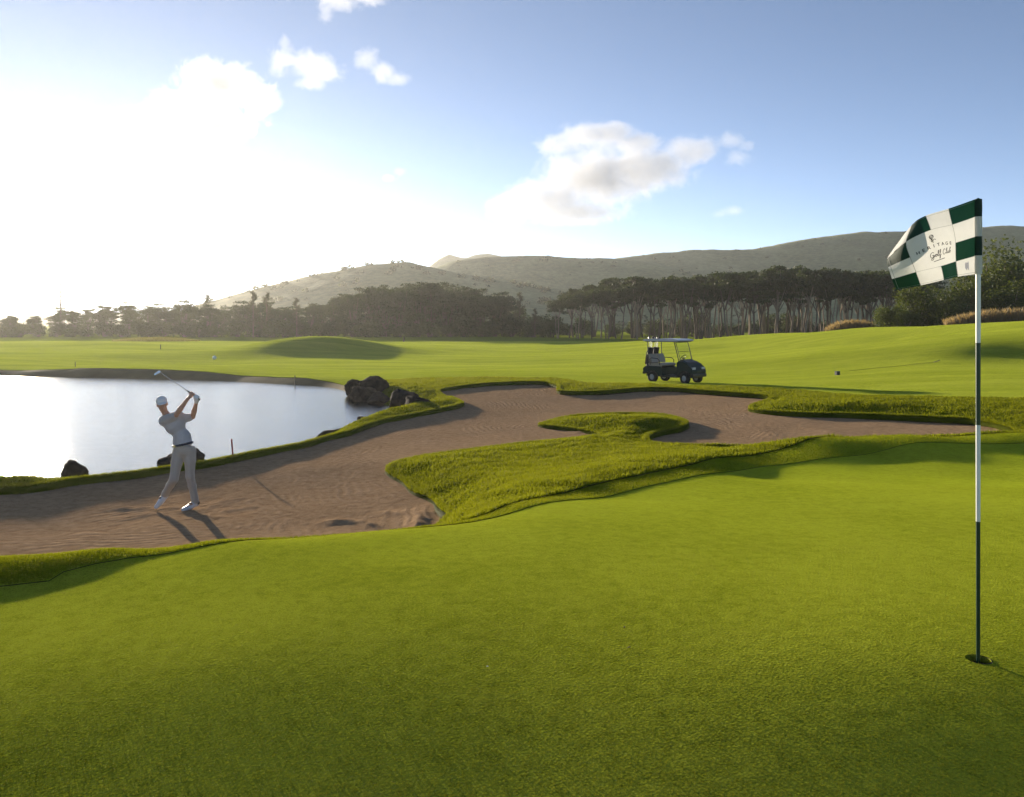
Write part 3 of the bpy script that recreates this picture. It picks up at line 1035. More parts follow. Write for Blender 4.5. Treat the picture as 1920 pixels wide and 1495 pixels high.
# understory behind and between the groves
bcount = {}
px = -200
while px < 1700:
    for row, yy in enumerate((172, 190) if px > 1040 else (154, 190)):
        y = yy + R0.uniform(-4, 4)
        gap = 955 < px < 1045
        if row == 0 and not gap and px > 1040:
            y = 178
        Hh = R0.uniform(2.6, 4.0) if not gap else R0.uniform(3.2, 5.0)
        if row:
            Hh *= 1.25
        if px < 250:
            Hh *= 0.8
        where = 'in the gap between the groves' if gap else ('in the cart grove, ' + grove_place(px) if px > 1000 else 'under the mound grove' if px > 590 else 'under the casuarinas' if px > 380 else 'at the hazy line beyond the pond' if px > 60 else 'in the brightest sun glare')
        blab = ('dark understory bush ', 'taller rear-row bush ')[row] + where
        if px < 955:
            bcount[(row, where)] = bcount.get((row, where), 0) + 1
            blab = NTH[bcount[(row, where)] - 1] + ' ' + blab + ', from the glare side'
        b = BUSH[R0.randrange(3)]
        s = Hh / 2.9
        if R0.random() < 0.3 and px > 1040:
            continue
        tree_obj('understory_bush', b, (M['bark'], M['leaf_mid']), xat(px + R0.uniform(-10, 10), y), y, s * 1.25, R0.uniform(0, 6.28), blab, 'bush', ('front', 'rear')[row] + ' understory bushes ' + where, s)
    px += R0.uniform(24, 40)
# leafy trees behind the crest on the right
BR = [bush(100 + i, 5.2, 6.0, 6500, 0.24, lumps=30) for i in range(3)]
for i, (px, py, y, w, lab) in enumerate((
        (1672, 556, 80, 2.6, 'yellow-green leafy shrub at the near end of the broad-leaved thicket, under the flag'),
        (1722, 512, 83, 4.2, 'rounded leafy tree directly behind the hanging corner of the flag'),
        (1778, 498, 85, 4.6, 'broad-leaved tree between the flag and its pole, behind the grassy crest'),
        (1830, 466, 87, 5.2, 'broad-leaved tree directly behind the flagpole'),
        (1868, 437, 90, 6.4, 'tallest dark leafy tree just past the flagpole on the crest'),
        (1935, 440, 86, 6.4, 'dark leafy tree at the end of the thicket, past the tallest one'),
        (1700, 572, 78, 2.0, 'low leafy shrub at the foot of the thicket below the flag'),
        (1895, 520, 80, 4.4, 'lower leafy shrub in front of the tallest dark tree'),
        (1800, 545, 79, 3.4, 'low leafy shrub in front of the tree behind the flagpole'),
        (2010, 445, 90, 6.0, 'dark leafy tree outermost in the thicket on the crest'))):
    x = xat(px, y)
    z0 = gzq(x, y)
    H = CZ + (HY - py) / F * y - z0
    tree_obj('leafy_tree', BR[i % 3], (M['bark_pale'], M['leaf_broad'] if i in (0, 6, 8, 1) else M['leaf_mid']), x, y, w / 4.0, R0.uniform(0, 6.28), lab, 'tree', 'leafy trees of the thicket on the crest', H / 6.0)

# small palm on the fairway's far edge
pe = empty('young_palm', (xat(757, 118), 118, gzq(xat(757, 118), 118)), 0.3, 'short young palm standing alone in front of the dark grove', 'palm')
MB().tube([(0, 0, -0.1), (0.03, 0, 0.5), (0, 0, 0.85)], [0.13, 0.10, 0.09], 8).build('trunk', M['bark'], pe)
for k in range(13):
    a = 2.4 * k
    L = R0.uniform(0.9, 1.25)
    el = R0.uniform(0.35, 1.25)
    fv, ff = [], []
    for j in range(9):
        u = j / 8
        r_ = L * u * math.cos(el * (1 - .5 * u))
        z = 0.85 + L * u * math.sin(el) - 0.75 * L * u * u * (1.2 - el * .6)
        w = 0.16 * math.sin(math.pi * min(1, 0.15 + u * .85)) + 0.01
        for sgn in (-1, 1):
            b = len(fv)
            px_, py_ = math.cos(a), math.sin(a)
            nx, ny = -py_, px_
            fv += [(px_ * r_, py_ * r_, z), (px_ * (r_ + .05), py_ * (r_ + .05), z), (px_ * (r_ + .14) + nx * w * sgn, py_ * (r_ + .14) + ny * w * sgn, z - 0.06)]
            ff.append((b, b + 1, b + 2))
    link('frond', np_mesh('frond', fv, ff), M['leaf_broad'], pe)


def tall_grass(name, label, px0, px1, y0, y1, n, h, mat):
    V, T = [], []
    bx = rng.uniform(px0, px1, n)
    by = rng.uniform(y0, y1, n)
    X = (bx - HX) / F * by
    Z = Gs(X, by) + CZ
    env = np.clip(np.sin(np.pi * (bx - px0) / (px1 - px0)), 0.15, 1) ** 0.4
    for i in range(n):
        hh = h * env[i] * random.uniform(0.5, 1.15)
        a = random.uniform(0, 6.28)
        l = hh * random.uniform(0.1, 0.5)
        w = 0.035
        b = len(V)
        ca, sa = math.cos(a), math.sin(a)
        V += [(X[i] - sa * w, by[i] + ca * w, Z[i] - .05), (X[i] + sa * w, by[i] - ca * w, Z[i] - .05), (X[i] + ca * l * .5, by[i] + sa * l * .5, Z[i] + hh * .7), (X[i] + ca * l, by[i] + sa * l, Z[i] + hh)]
        T += [(b, b + 1, b + 2), (b, b + 2, b + 3)]
    tag(link(name, np_mesh(name, V, T), mat), label, kind='stuff')


tall_grass('tall_grass', 'dry tall grass beside the leafy thicket', 1548, 1650, 84, 90, 3600, 1.15, M['blade_dry'])
tall_grass('tall_grass', 'dry tall grass on the crest below the tallest tree', 1770, 2050, 71, 76, 6500, 1.35, M['blade_dry'])
tall_grass('tall_grass', 'pale tall grass on the bank beyond the pond', 210, 375, 105, 122, 3200, 0.55, M['blade_pale'])

# ------------------------------------------------------------------ boulders
t = NT('dark basalt')
v = t.coord()
n = t.noise(v, 3.5, 8, 0.7)
oi = t.node('ShaderNodeObjectInfo')
col = t.ramp(t.math('MULTIPLY_ADD', oi.outputs['Random'], 0.25, n), [(0.35, (0.012, 0.010, 0.008)), (0.62, (0.036, 0.027, 0.020)), (0.95, (0.100, 0.075, 0.055))])
M['rock'] = t.surf(t.principled(col, 0.92, t.bump(t.noise(v, 9, 8, 0.75), 1.0, 0.09), Specular_IOR_Level=0.15))


def boulder(seed, sx, sy, sz, x, y, z, rz, label, tilt=0.0):
    bm = bmesh.new()
    bmesh.ops.create_icosphere(bm, subdivisions=4, radius=1)
    R = random.Random(seed)
    cuts = [(Vector((R.gauss(0, 1), R.gauss(0, 1), R.gauss(0, .8))).normalized(), R.uniform(0.62, 0.9)) for _ in range(14)]
    for vt in bm.verts:
        p = vt.co.copy()
        for nrm, d in cuts:
            e = p.dot(nrm) - d
            if e > 0:
                p -= nrm * e * 0.96
        p *= 1 + 0.16 * noise.fractal(p * 1.3 + Vector((seed * 3.1, 0, 0)), 1, 2, 4) + 0.10 * noise.fractal(p * 4 + Vector((seed, 2, 0)), 1, 2, 3)
        vt.co = Vector((p.x * sx, p.y * sy, p.z * sz))
    o = link('boulder', bm_mesh('boulder', bm), M['rock'], smooth=True)
    o.location = (x, y, z)
    o.rotation_euler = (0, tilt, rz)
    tag(o, label, 'boulder', 'boulders along the pond edge')
    return o


def rock_px(seed, x0, x1, top, y, label, rz=0.0, sink=0.35, tilt=0.0, depth=0.9):
    """boulder spanning x0..x1 in the photo with its top at `top`, standing at range y"""
    w = (x1 - x0) / F * y / 2
    zt = CZ - (top - HY) / F * y
    zb = min(gzq2((x0 + x1) / 2, y), zt - 0.1)
    hh = (zt - zb) * (1 + sink) / 2
    boulder(seed, w * 1.12, w * depth * 1.1, hh * 1.12, xat((x0 + x1) / 2, y), y, zt - hh, rz, label, tilt)


def gzq2(px, y):
    return max(gz(xat(px, y), y), CZ + WATER_H)


rock_px(1, 678, 730, 707, 36.0, 'large round brown boulder, the tallest of the pile at the pond corner', 0.5, 0.3)
rock_px(2, 648, 688, 714, 37.0, 'dark boulder at the water end of the pile, left behind the pale slab', 0.2, 0.3)
rock_px(3, 655, 708, 726, 34.6, 'low pale slab-like boulder in front of the tall round one', 0.3, 0.5, 0.1)
rock_px(4, 688, 738, 736, 33.6, 'low grey rock at the waterline below the tall round boulder', 1.3, 0.5)
rock_px(5, 727, 786, 729, 31.2, 'black rugged boulder between the tall round one and the grass', 2.1, 0.3)
rock_px(6, 752, 818, 743, 27.2, 'black wedge-shaped boulder half on the bank, nearest of the pile', 2.9, 0.3, 0.15)
rock_px(7, 736, 760, 771, 28.6, 'small stone in the water beside the black wedge-shaped boulder', 0.8, 0.5)
rock_px(8, 668, 702, 781, 27.2, 'small flat grey stone standing alone in the pond', 0.1, 0.5)
rock_px(9, 588, 654, 801, 22.3, 'slanting dark boulder on the bank between the red stake and the rock pile', 0.1, 0.3, -0.22)
rock_px(10, 302, 386, 846, 17.3, 'brown boulder on the bank behind the golfer', 0.4, 0.3)
rock_px(11, 108, 168, 872, 15.9, 'rounded boulder on the bank nearest the sun glare, away from the golfer', 0.0, 0.4)

# ------------------------------------------------------------------ grass blades on the long turf
def blades(name, X, Y, Z, h, w, lean=0.6, bias=(0, 0), mat='blade'):
    n = len(X)
    a = rng.uniform(0, 2 * np.pi, n)
    l = h * rng.uniform(0.15, 1.0, n) * lean
    dx, dy = np.cos(a) * l + bias[0] * h, np.sin(a) * l + bias[1] * h
    b = rng.uniform(0, 2 * np.pi, n)
    wx, wy = np.cos(b) * w / 2, np.sin(b) * w / 2
    V = np.empty((n, 3, 3))
    V[:, 0] = np.stack([X - wx, Y - wy, Z - 0.004], 1)
    V[:, 1] = np.stack([X + wx, Y + wy, Z - 0.004], 1)
    V[:, 2] = np.stack([X + dx, Y + dy, Z + h * rng.uniform(0.7, 1.1, n)], 1)
    o = link(name, np_mesh(name, V.reshape(-1, 3), np.arange(3 * n).reshape(n, 3)), M[mat])
    return tag(o, kind='stuff')


def sample_zone(z, n, rmin, rmax, power):
    T = CF[zone == z]
    A, B, C = (np.column_stack([CV[T[:, i]], GH[T[:, i]]]) for i in range(3))
    cc = (A + B + C) / 3
    r = np.hypot(cc[:, 0], cc[:, 1])
    ar = 0.5 * np.abs(np.cross(B[:, :2] - A[:, :2], C[:, :2] - A[:, :2]))
    wt = ar / r ** power * (r > rmin) * (r < rmax) * (np.abs(cc[:, 0]) < 0.66 * cc[:, 1] + 0.3)
    i = rng.choice(len(T), n, p=wt / wt.sum())
    u, v = rng.random(n), rng.random(n)
    f = u + v > 1
    u[f], v[f] = 1 - u[f], 1 - v[f]
    P = A[i] + (B[i] - A[i]) * u[:, None] + (C[i] - A[i]) * v[:, None]
    return P[:, 0], P[:, 1], P[:, 2] + CZ


X, Y, Z = sample_zone(3, 300000, 7, 45, 1.3)
clump = 0.5 + 0.5 * np.sin(X * 5.3 + 2 * np.sin(Y * 3.1)) * np.sin(Y * 4.7 + 1.5 * np.sin(X * 2.9))
hh = (0.016 + 0.036 * clump) * (0.8 + 0.02 * Y) * rng.uniform(0.6, 1.3, len(X))
blades('rough_blades', X, Y, Z + 0.03, hh, 0.006 + 0.0007 * Y, 0.9)
# shaggy fringe over the bunker's edge and along the bank
seg = np.roll(BUNKER, -1, 0) - BUNKER
sl = np.hypot(seg[:, 0], seg[:, 1])
i = rng.choice(len(BUNKER), 120000, p=sl / sl.sum())
nrm = np.stack([seg[:, 1], -seg[:, 0]], 1) / (sl[:, None] + 1e-9)
s_area = 0.5 * np.sum(BUNKER[:, 0] * np.roll(BUNKER[:, 1], -1) - np.roll(BUNKER[:, 0], -1) * BUNKER[:, 1])
nrm *= np.sign(s_area)                          # outward
off = rng.uniform(-0.01, 0.12, len(i))
P = BUNKER[i] + seg[i] * rng.random((len(i), 1)) + nrm[i] * off[:, None]
m = (P[:, 1] > 10.8) & (np.abs(P[:, 0]) < 0.66 * P[:, 1])
P, i = P[m], i[m]
Zl = ground(P[:, 0], P[:, 1]) + CZ + 0.03
hl = rng.uniform(0.025, 0.06, len(P)) * (0.8 + 0.015 * P[:, 1])
blades('edge_blades', P[:, 0] - nrm[i, 0] * 0.01, P[:, 1] - nrm[i, 1] * 0.01, Zl, hl, 0.007 + 0.0006 * P[:, 1], 0.9)
# blades that hang over the cut edge
j = rng.choice(len(P), 80000, p=(P[:, 1] ** -1.5) / (P[:, 1] ** -1.5).sum())
Q_, q_ = P[j], i[j]
n_ = len(j)
b0 = BUNKER[q_] + seg[q_] * rng.random((n_, 1)) + nrm[q_] * 0.01
zt_ = ground(b0[:, 0], b0[:, 1]) + CZ + 0.035
tang = seg[q_] / sl[q_][:, None]
wd = (0.010 + 0.0007 * b0[:, 1])[:, None]
dr = rng.uniform(0.03, 0.15, n_)
V_ = np.empty((n_, 3, 3))
V_[:, 0] = np.column_stack([b0 - tang * wd / 2, zt_])
V_[:, 1] = np.column_stack([b0 + tang * wd / 2, zt_ + 0.004])
V_[:, 2] = np.column_stack([b0 - nrm[q_] * rng.uniform(0.02, 0.07, (n_, 1)) + tang * rng.uniform(-.05, .05, (n_, 1)), zt_ - dr])
tag(link('hanging_blades', np_mesh('hanging_blades', V_.reshape(-1, 3), np.arange(3 * n_).reshape(n_, 3)), M['blade']), kind='stuff')
X, Y, Z = sample_zone(2, 90000, 5, 18, 1.6)
blades('fringe_blades', X, Y, Z + 0.013, rng.uniform(0.008, 0.016, len(X)), 0.006, 0.9)
X, Y, Z = sample_zone(1, 450000, 2.3, 12, 2.0)
blades('green_blades', X, Y, Z, rng.uniform(0.003, 0.007, len(X)), 0.0030, 1.2, mat='nap')

# ------------------------------------------------------------------ flag in its hole
M['white_paint'] = plain('white paint', (0.80, 0.80, 0.78), 0.35, 0.04)
M['green_paint'] = plain('dark green paint', (0.006, 0.036, 0.020), 0.35, 0.2)


def cloth(name, col, fold=0.006, fs_=22, trans=0.36):
    t = NT(name)
    v = t.coord()
    w = t.node('ShaderNodeTexWave')
    w.inputs['Scale'].default_value = 260
    t.link(v, w.inputs['Vector'])
    c = t.mix(t.noise(v, 30, 4), tuple(x * .88 for x in col), col)
    nb = t.bump(t.math('ADD', t.math('MULTIPLY', w.outputs['Fac'], 0.2), t.noise(v, fs_, 4, 0.6, 0.8)), 0.35 if fold < .01 else 0.8, fold)
    d = t.principled(c, 0.7, nb, Sheen_Weight=0.2)
    tr = t.node('ShaderNodeBsdfTranslucent')
    t.link(c, tr.inputs['Color'])
    mx = t.node('ShaderNodeMixShader')
    mx.inputs[0].default_value = trans
    t.link(d.outputs[0], mx.inputs[1])
    t.link(tr.outputs[0], mx.inputs[2])
    return t.surf(mx)


M['cloth_white'] = cloth('white flag cloth', (0.80, 0.79, 0.76))
M['cloth_green'] = cloth('green flag cloth', (0.006, 0.038, 0.020))
M['ink'] = plain('grey print', (0.035, 0.04, 0.045), 0.7, 0.2)
M['ink_blue'] = plain('pale blue print', (0.20, 0.22, 0.42), 0.7, 0.1)

hx, hy = HOLE
hz_ = gz(hx, hy)
fs = empty('flagstick', (hx, hy, hz_), 0, 'green and white banded flagstick with a checkered flag standing in the hole', 'flagstick')
PY = hy                                             # range of the pole
zpx = lambda py: CZ - (py - HY) / F * PY - hz_
rad_z = lambda z: 0.0086 + 0.0028 * z / 2.1
bands = [(1262, 978, 'green_paint'), (978, 797, 'white_paint'), (797, 643, 'green_paint'), (643, 400, 'white_paint')]
for a, b, m in bands:
    za, zb = zpx(a), zpx(b)
    if a > 1250:
        za = -0.10
    MB().tube([(0, 0, za), (0, 0, zb)], [rad_z(za), rad_z(zb)], 16).build('pole_band', M[m], fs)
MB().lathe([(0.0, zpx(371)), (0.009, zpx(373)), (0.0125, zpx(378)), (0.0125, zpx(400))][::-1], None, 16).build('pole_cap', M['green_paint'], fs)

FZ = 5.75
gx, gy = 1640, 360


def fpt(zx, zy, d):
    px, py = gx + zx / FZ, gy + zy / FZ
    yy = PY + d
    return Vector(((px - HX) / F * yy - hx, d, CZ - (py - HY) / F * yy - hz_))


grid = [  # rows top to bottom, columns from the pole outwards: zoom x, zoom y, depth
    [(1082, 80, 0), (800, 180, .012), (548, 258, -.008), (395, 358, .02), (205, 610, .10)],
    [(1086, 268, 0), (832, 355, -.012), (600, 412, -.035), (342, 538, -.035), (140, 722, .07)],
    [(1090, 482, 0), (868, 550, -.018), (668, 602, -.05), (385, 705, -.05), (142, 812, .05)],
    [(1093, 688, 0), (880, 748, -.010), (712, 800, -.04), (440, 865, -.04), (188, 940, .035)],
    [(1096, 885, 0), (892, 915, 0), (742, 950, -.02), (500, 1008, -.02), (236, 1056, .05)]]
GP = [[fpt(*p) for p in r] for r in grid]


def cr(p, u):
    n = len(p) - 1
    i = min(int(u * n), n - 1)
    f = u * n - i
    a, b = p[i], p[i + 1]
    z = p[i - 1] if i else a * 2 - b
    c = p[i + 2] if i + 2 <= n else b * 2 - a
    return 0.5 * (2 * a + (b - z) * f + (2 * z - 5 * a + 4 * b - c) * f * f + (3 * a - z - 3 * b + c) * f ** 3)


def flag_pt(u, v, lift=0.0):
    f = lambda u, v: cr([cr(r, u) for r in GP], v)
    p = f(u, v)
    w = 0.004 * math.sin(9 * v + 6 * u) * min(1, u * 4)
    p = p + Vector((0, w, 0))
    if lift:
        e = 0.002
        du = f(min(u + e, 1), v) - f(u - e, v)
        dv = f(u, min(v + e, 1)) - f(u, v - e)
        nn = du.cross(dv).normalized()
        if nn.y > 0:
            nn = -nn
        p = p + nn * lift
    return p


flag = empty('flag', (0, 0, 0))
flag.parent = fs
for r in range(4):
    for c in range(4):
        if r in (1, 2) and c in (1, 2):
            if (r, c) != (1, 1):
                continue
            u0, u1, v0, v1, nm, mat = .25, .75, .25, .75, 'emblem_panel', 'cloth_white'
        else:
            u0, u1, v0, v1, nm = c / 4, c / 4 + .25, r / 4, r / 4 + .25, 'patch'
            mat = 'cloth_green' if (r + c) % 2 == 0 else 'cloth_white'
        k = 14 if nm == 'patch' else 28
        V = [flag_pt(u0 + (u1 - u0) * i / k, v0 + (v1 - v0) * j / k) for j in range(k + 1) for i in range(k + 1)]
        Q = [(j * (k + 1) + i, j * (k + 1) + i + 1, (j + 1) * (k + 1) + i + 1, (j + 1) * (k + 1) + i) for j in range(k) for i in range(k)]
        o = link(nm, np_mesh(nm, V, Q), M[mat], flag, True)
# sleeve round the pole
for r in range(4):
    za, zb = GP[r][0].z, GP[r + 1][0].z
    MB().tube([(0, 0, za), (0, 0, (za + zb) / 2), (0, 0, zb)], [0.0165, 0.0175, 0.0165], 14, False).build('sleeve', M['cloth_green' if r % 2 == 0 else 'cloth_white'], flag)


def on_flag(name, strokes=None, mesh_tris=None, mat='ink', w=0.004):
    """ribbons / triangles in flag u,v laid on the cloth"""
    V, Fc = [], []
    if strokes:
        for st in strokes:
            ww = w
            for (a, b) in zip(st[:-1], st[1:]):
                d = Vector((b[0] - a[0], b[1] - a[1]))
                if d.length < 1e-6:
                    continue
                nn = Vector((-d.y, d.x)).normalized() * ww / 2
                ex = d.normalized() * ww * 0.3
                q = [(a[0] - ex.x + nn.x, a[1] - ex.y + nn.y), (b[0] + ex.x + nn.x, b[1] + ex.y + nn.y), (b[0] + ex.x - nn.x, b[1] + ex.y - nn.y), (a[0] - ex.x - nn.x, a[1] - ex.y - nn.y)]
                i = len(V)
                V += [flag_pt(*p, 0.0022) for p in q]
                Fc += [(i, i + 1, i + 2), (i, i + 2, i + 3)]
    if mesh_tris:
        for vs, ts in mesh_tris:
            i = len(V)
            V += [flag_pt(*p, 0.0022) for p in vs]
            Fc += [tuple(i + k for k in t_) for t_ in ts]
    return link(name, np_mesh(name, V, Fc), M[mat], flag)


def letter(ch, cx, cyy, size, ang=0.0, shear=0.0):
    """outline of one character as flag triangles (u runs from the pole, so it is mirrored to read from the camera)"""
    cu = bpy.data.curves.new('letter', 'FONT')
    cu.body = ch
    cu.align_x = 'CENTER'
    cu.align_y = 'CENTER'
    cu.offset = 0.02
    ob = bpy.data.objects.new('letter', cu)
    COL.objects.link(ob)
    dg = bpy.context.evaluated_depsgraph_get()
    me = ob.evaluated_get(dg).to_mesh()
    me.calc_loop_triangles()
    vs = [(p.co.x + shear * p.co.y, p.co.y) for p in me.vertices]
    ts = [tuple(t_.vertices) for t_ in me.loop_triangles]
    ob.evaluated_get(dg).to_mesh_clear()
    bpy.data.objects.remove(ob)
    bpy.data.curves.remove(cu)
    ca, sa = math.cos(ang), math.sin(ang)
    out = []
    for x, y in vs:
        x, y = (x * ca - y * sa) * size, (x * sa + y * ca) * size
        out.append((cx - x, cyy - y * 1.15))
    return out, ts


word = 'HERITAGE'
tris = []
for i, ch in enumerate(word):
    f = i / 7
    tris.append(letter(ch, 0.672 - 0.355 * f, 0.487 - 0.018 * math.sin(math.pi * f), 0.050))
on_flag('lettering', mesh_tris=tris)


def script(txt, x0, y0, s, step):
    """joined-up hand lettering as strokes"""
    G = {'G': [[(.8, .15), (.55, 0), (.2, .15), (.05, .55), (.2, .95), (.55, .95), (.8, .6), (.45, .58), (.85, .58), (.8, 1.0), (.55, 1.45), (.2, 1.35), (.5, 1.05), (1.0, .85)]],
         'o': [[(.0, .85), (.15, .6), (.4, .55), (.2, .65), (.15, .85), (.3, .98), (.5, .85), (.45, .6), (.7, .65)]],
         'l': [[(.0, .9), (.35, .35), (.42, .0), (.3, -.05), (.2, .3), (.2, .85), (.32, .98), (.5, .85)]],
         'f': [[(.0, .9), (.35, .35), (.45, -.05), (.3, -.1), (.2, .3), (.15, 1.0), (.05, 1.5), (.2, 1.45), (.3, 1.0), (.55, .8)]],
         'C': [[(.75, .2), (.6, 0), (.25, .15), (.08, .55), (.2, .95), (.55, .98), (.9, .75)]],
         'u': [[(.0, .6), (.1, .6), (.05, .9), (.2, .98), (.4, .8), (.45, .58), (.42, .9), (.55, .98), (.65, .85)]],
         'b': [[(.0, .85), (.3, .3), (.35, .0), (.22, 0), (.15, .4), (.15, .9), (.3, .98), (.5, .8), (.42, .6), (.2, .7)]]}
    out, x = [], x0
    for ch in txt:
        if ch == ' ':
            x -= step * 0.45
            continue
        for st in G[ch]:
            P = [Vector((a + 0.22 * (1 - b), b, 0)) for a, b in st]
            fine = [cr(P, k / (len(P) * 3)) for k in range(len(P) * 3 + 1)]
            out.append([(x - p.x * s, y0 + (p.y) * s * 1.5 + (x - x0) * 0.03) for p in fine])
        x -= step * {'G': 1.05, 'C': 1.0, 'l': .52, 'f': .60}.get(ch, .66)
    return out


on_flag('script_lettering', strokes=script('Golf Club', 0.585, 0.545, 0.044, 0.043), w=0.006)
on_flag('underline', strokes=[[(0.560, 0.665), (0.50, 0.660), (0.43, 0.655)]], w=0.008)
emb = []
for k in range(3):
    emb.append([(0.517 + 0.020 * math.cos(a) - k * .006, 0.345 + k * 0.014 + 0.026 * math.sin(a)) for a in np.linspace(-2.6 + k * .3, 1.3, 12)])
emb.append([(0.515 - 0.016 * math.sin(a * 2.2), 0.318 + 0.095 * a / 2.6) for a in np.linspace(0, 2.6, 16)])
emb.append([(0.500 + 0.018 * math.sin(a), 0.408 - 0.024 * math.cos(a)) for a in np.linspace(-1.0, 2.2, 10)])
on_flag('emblem', strokes=emb, w=0.0065)
on_flag('care_label', strokes=[[(0.098 + 0.0075 * k, 0.805 + 0.012 * (k % 2)), (0.098 + 0.0075 * k, 0.925 - 0.015 * (k % 3))] for k in range(6)], mat='ink_blue', w=0.0045)

M['thread'] = plain('seam thread', (0.30, 0.31, 0.30), 0.8)
ln = lambda a, b: [(a[0] + (b[0] - a[0]) * k_ / 20, a[1] + (b[1] - a[1]) * k_ / 20) for k_ in range(21)]
on_flag('seam', strokes=[ln((.03, .25), (.99, .25)), ln((.03, .75), (.99, .75)), ln((.25, .01), (.25, .99)), ln((.75, .01), (.75, .99)), ln((.5, .75), (.5, .99)), ln((.5, .01), (.5, .25)), ln((.03, .5), (.25, .5)), ln((.75, .5), (.99, .5)), ln((.02, .975), (.99, .975)), ln((.02, .025), (.99, .025)), ln((.97, .02), (.97, .98))], mat='thread', w=0.004)

cup = empty('hole_cup', (hx, hy, hz_), 0, 'dark round hole cup sunk in the putting green round the flagstick', 'hole')
M['soil'] = plain('cut soil', (0.035, 0.026, 0.015), 0.95, 0.4, 40)
t_ = HOLE_R + 0.0005
MB().lathe([(t_, 0.001), (t_ + 0.004, -0.002), (t_ + 0.004, -0.030), (t_, -0.030)], None, 32, True).build('soil_rim', M['soil'], cup)
MB().lathe([(t_, -0.0302), (t_ + 0.003, -0.0302), (t_ + 0.003, -0.17), (0.0, -0.17), (0.0, -0.166), (t_, -0.166)], None, 32).build('liner', M['soil'], cup)

# ------------------------------------------------------------------ stakes, ball and other small things
M['red_paint'] = plain('red paint', (0.42, 0.030, 0.022), 0.5, 0.2)
M['wood_dark'] = plain('dark weathered wood', (0.06, 0.05, 0.04), 0.8, 0.3)


def stake(px, y, h, mat, label, lean=0.0, w=0.032):
    x = xat(px, y)
    e = empty('marker_stake', (x, y, gz(x, y)), 0.3, label, 'stake', 'marker stakes round the pond')
    w /= 2
    MB().prism([(-w, -.1), (w, -.1), (w, h), (-w, h)], -w, w, Matrix.Rotation(lean, 4, 'Y')).build('post', M[mat], e, 0.004)
    MB().prism([(-w, h + .001), (w, h + .001), (w * .5, h + .02), (-w * .5, h + .02)], -w, w, Matrix.Rotation(lean, 4, 'Y')).build('tip', M[mat], e, 0.003)


stake(437, 17.35, 0.36, 'red_paint', 'short red stake leaning on the grassy bank between golfer and slanting boulder', -0.08, 0.03)
stake(553, 43.4, 0.5, 'wood_dark', 'thin dark stake on the far bank of the pond, above the water', 0, 0.04)
stake(301, 84, 0.45, 'wood_dark', 'short thin stake on the far fairway before the hazy trees', 0, 0.07)
stake(141, 54.5, 0.32, 'wood_dark', 'thin stake on the far shore in the sun glare', 0, 0.04)

bm = bmesh.new()
bmesh.ops.create_icosphere(bm, subdivisions=4, radius=0.0214)
for vt in bm.verts:
    p = vt.co.normalized()
    vt.co *= 1 - 0.018 * max(0, noise.noise(p * 9) * 1.6 - 0.1)
ball_ = link('golf_ball', bm_mesh('golf_ball', bm), M['white_paint'], smooth=True)
ball_.location = (xat(402, 9.0), 9.0, CZ - (671 - HY) / F * 9.0)
tag(ball_, 'white golf ball in flight over the pond above the golfer', 'golf ball')

M['black_plastic'] = plain('black plastic', (0.012, 0.013, 0.014), 0.45, 0.3)
x, y = xat(1570, 38.5), 38.5
e = empty('marker_block', (x, y, gz(x, y)), 0.35, 'small dark block standing alone on the fairway to the right of the cart', 'marker')
MB().box((-.09, -.07, -.02), (.09, .07, .17)).build('body', M['black_plastic'], e, 0.015)
MB().box((-.095, -.075, .171), (.095, .075, .195)).build('lid', M['green_paint'], e, 0.008)
# long pole lying in the grass of the slope
p0 = at(1592, 696.5, -2.31)
p1 = at(1742, 681, -2.2)
P0 = Vector((p0[0], p0[1], gz(p0[0], p0[1]) + 0.03))
P1 = Vector((xat(1750, 41.5), 41.5, gz(xat(1750, 41.5), 41.5) + 0.05))
e = empty('lying_pole', P0, 0, 'long thin dark pole lying in the grass of the slope beyond the small block', 'pole')
D = P1 - P0
pts = [D * u + Vector((0, 0, gz((P0 + D * u).x, (P0 + D * u).y) + 0.03 - (P0 + D * u).z)) for u in np.linspace(0, 1, 9)]
MB().tube(pts, 0.006, 8).build('shaft', plain('olive pole', (0.05, 0.06, 0.015), 0.8), e)
MB().tube([pts[-1] + Vector((0.01, 0, 0)), pts[-1] + D.normalized() * 0.35 + Vector((0, 0, .06))], [0.016, 0.02], 8).build('end_piece', plain('pale wood', (0.35, 0.28, 0.18), 0.7), e)
# fallen bits on the green
M['dead_leaf'] = plain('dead leaf', (0.06, 0.035, 0.015), 0.8, 0.3)
for px, py, a, m, lab in ((1180, 1217, 0.3, 'dead_leaf', 'tiny dark curled leaf on the green, closer to the flagstick'), (1171, 1179, 1.2, 'dead_leaf', 'tiny dark leaf scrap on the green farther up from its fellow'), (914, 1253, 0.0, 'white_paint', 'tiny white speck lying on the middle of the green')):
    x, y, _ = at(px, py, -1.62)
    for _k in range(6):
        y = -(gz(x, y) - CZ) * F / (py - HY)
        x = xat(px, y)
    s = 0.011 if m == 'dead_leaf' else 0.004
    V = [(-s, 0, .002), (-s * .4, s * .35, .005), (s * .5, s * .3, .007), (s, 0, .002), (s * .4, -s * .3, .006), (-s * .5, -s * .3, .004)]
    o = link('fallen_leaf' if m == 'dead_leaf' else 'paper_scrap', np_mesh('leaf', V, [(0, 1, 5), (1, 4, 5), (1, 2, 4), (2, 3, 4)]), M[m])
    o.modifiers.new('thickness', 'SOLIDIFY').thickness = 0.001
    o.location = (x, y, gz(x, y) + 0.004)
    o.rotation_euler = (0, 0, a)
    tag(o, lab, 'leaf' if m == 'dead_leaf' else 'scrap')

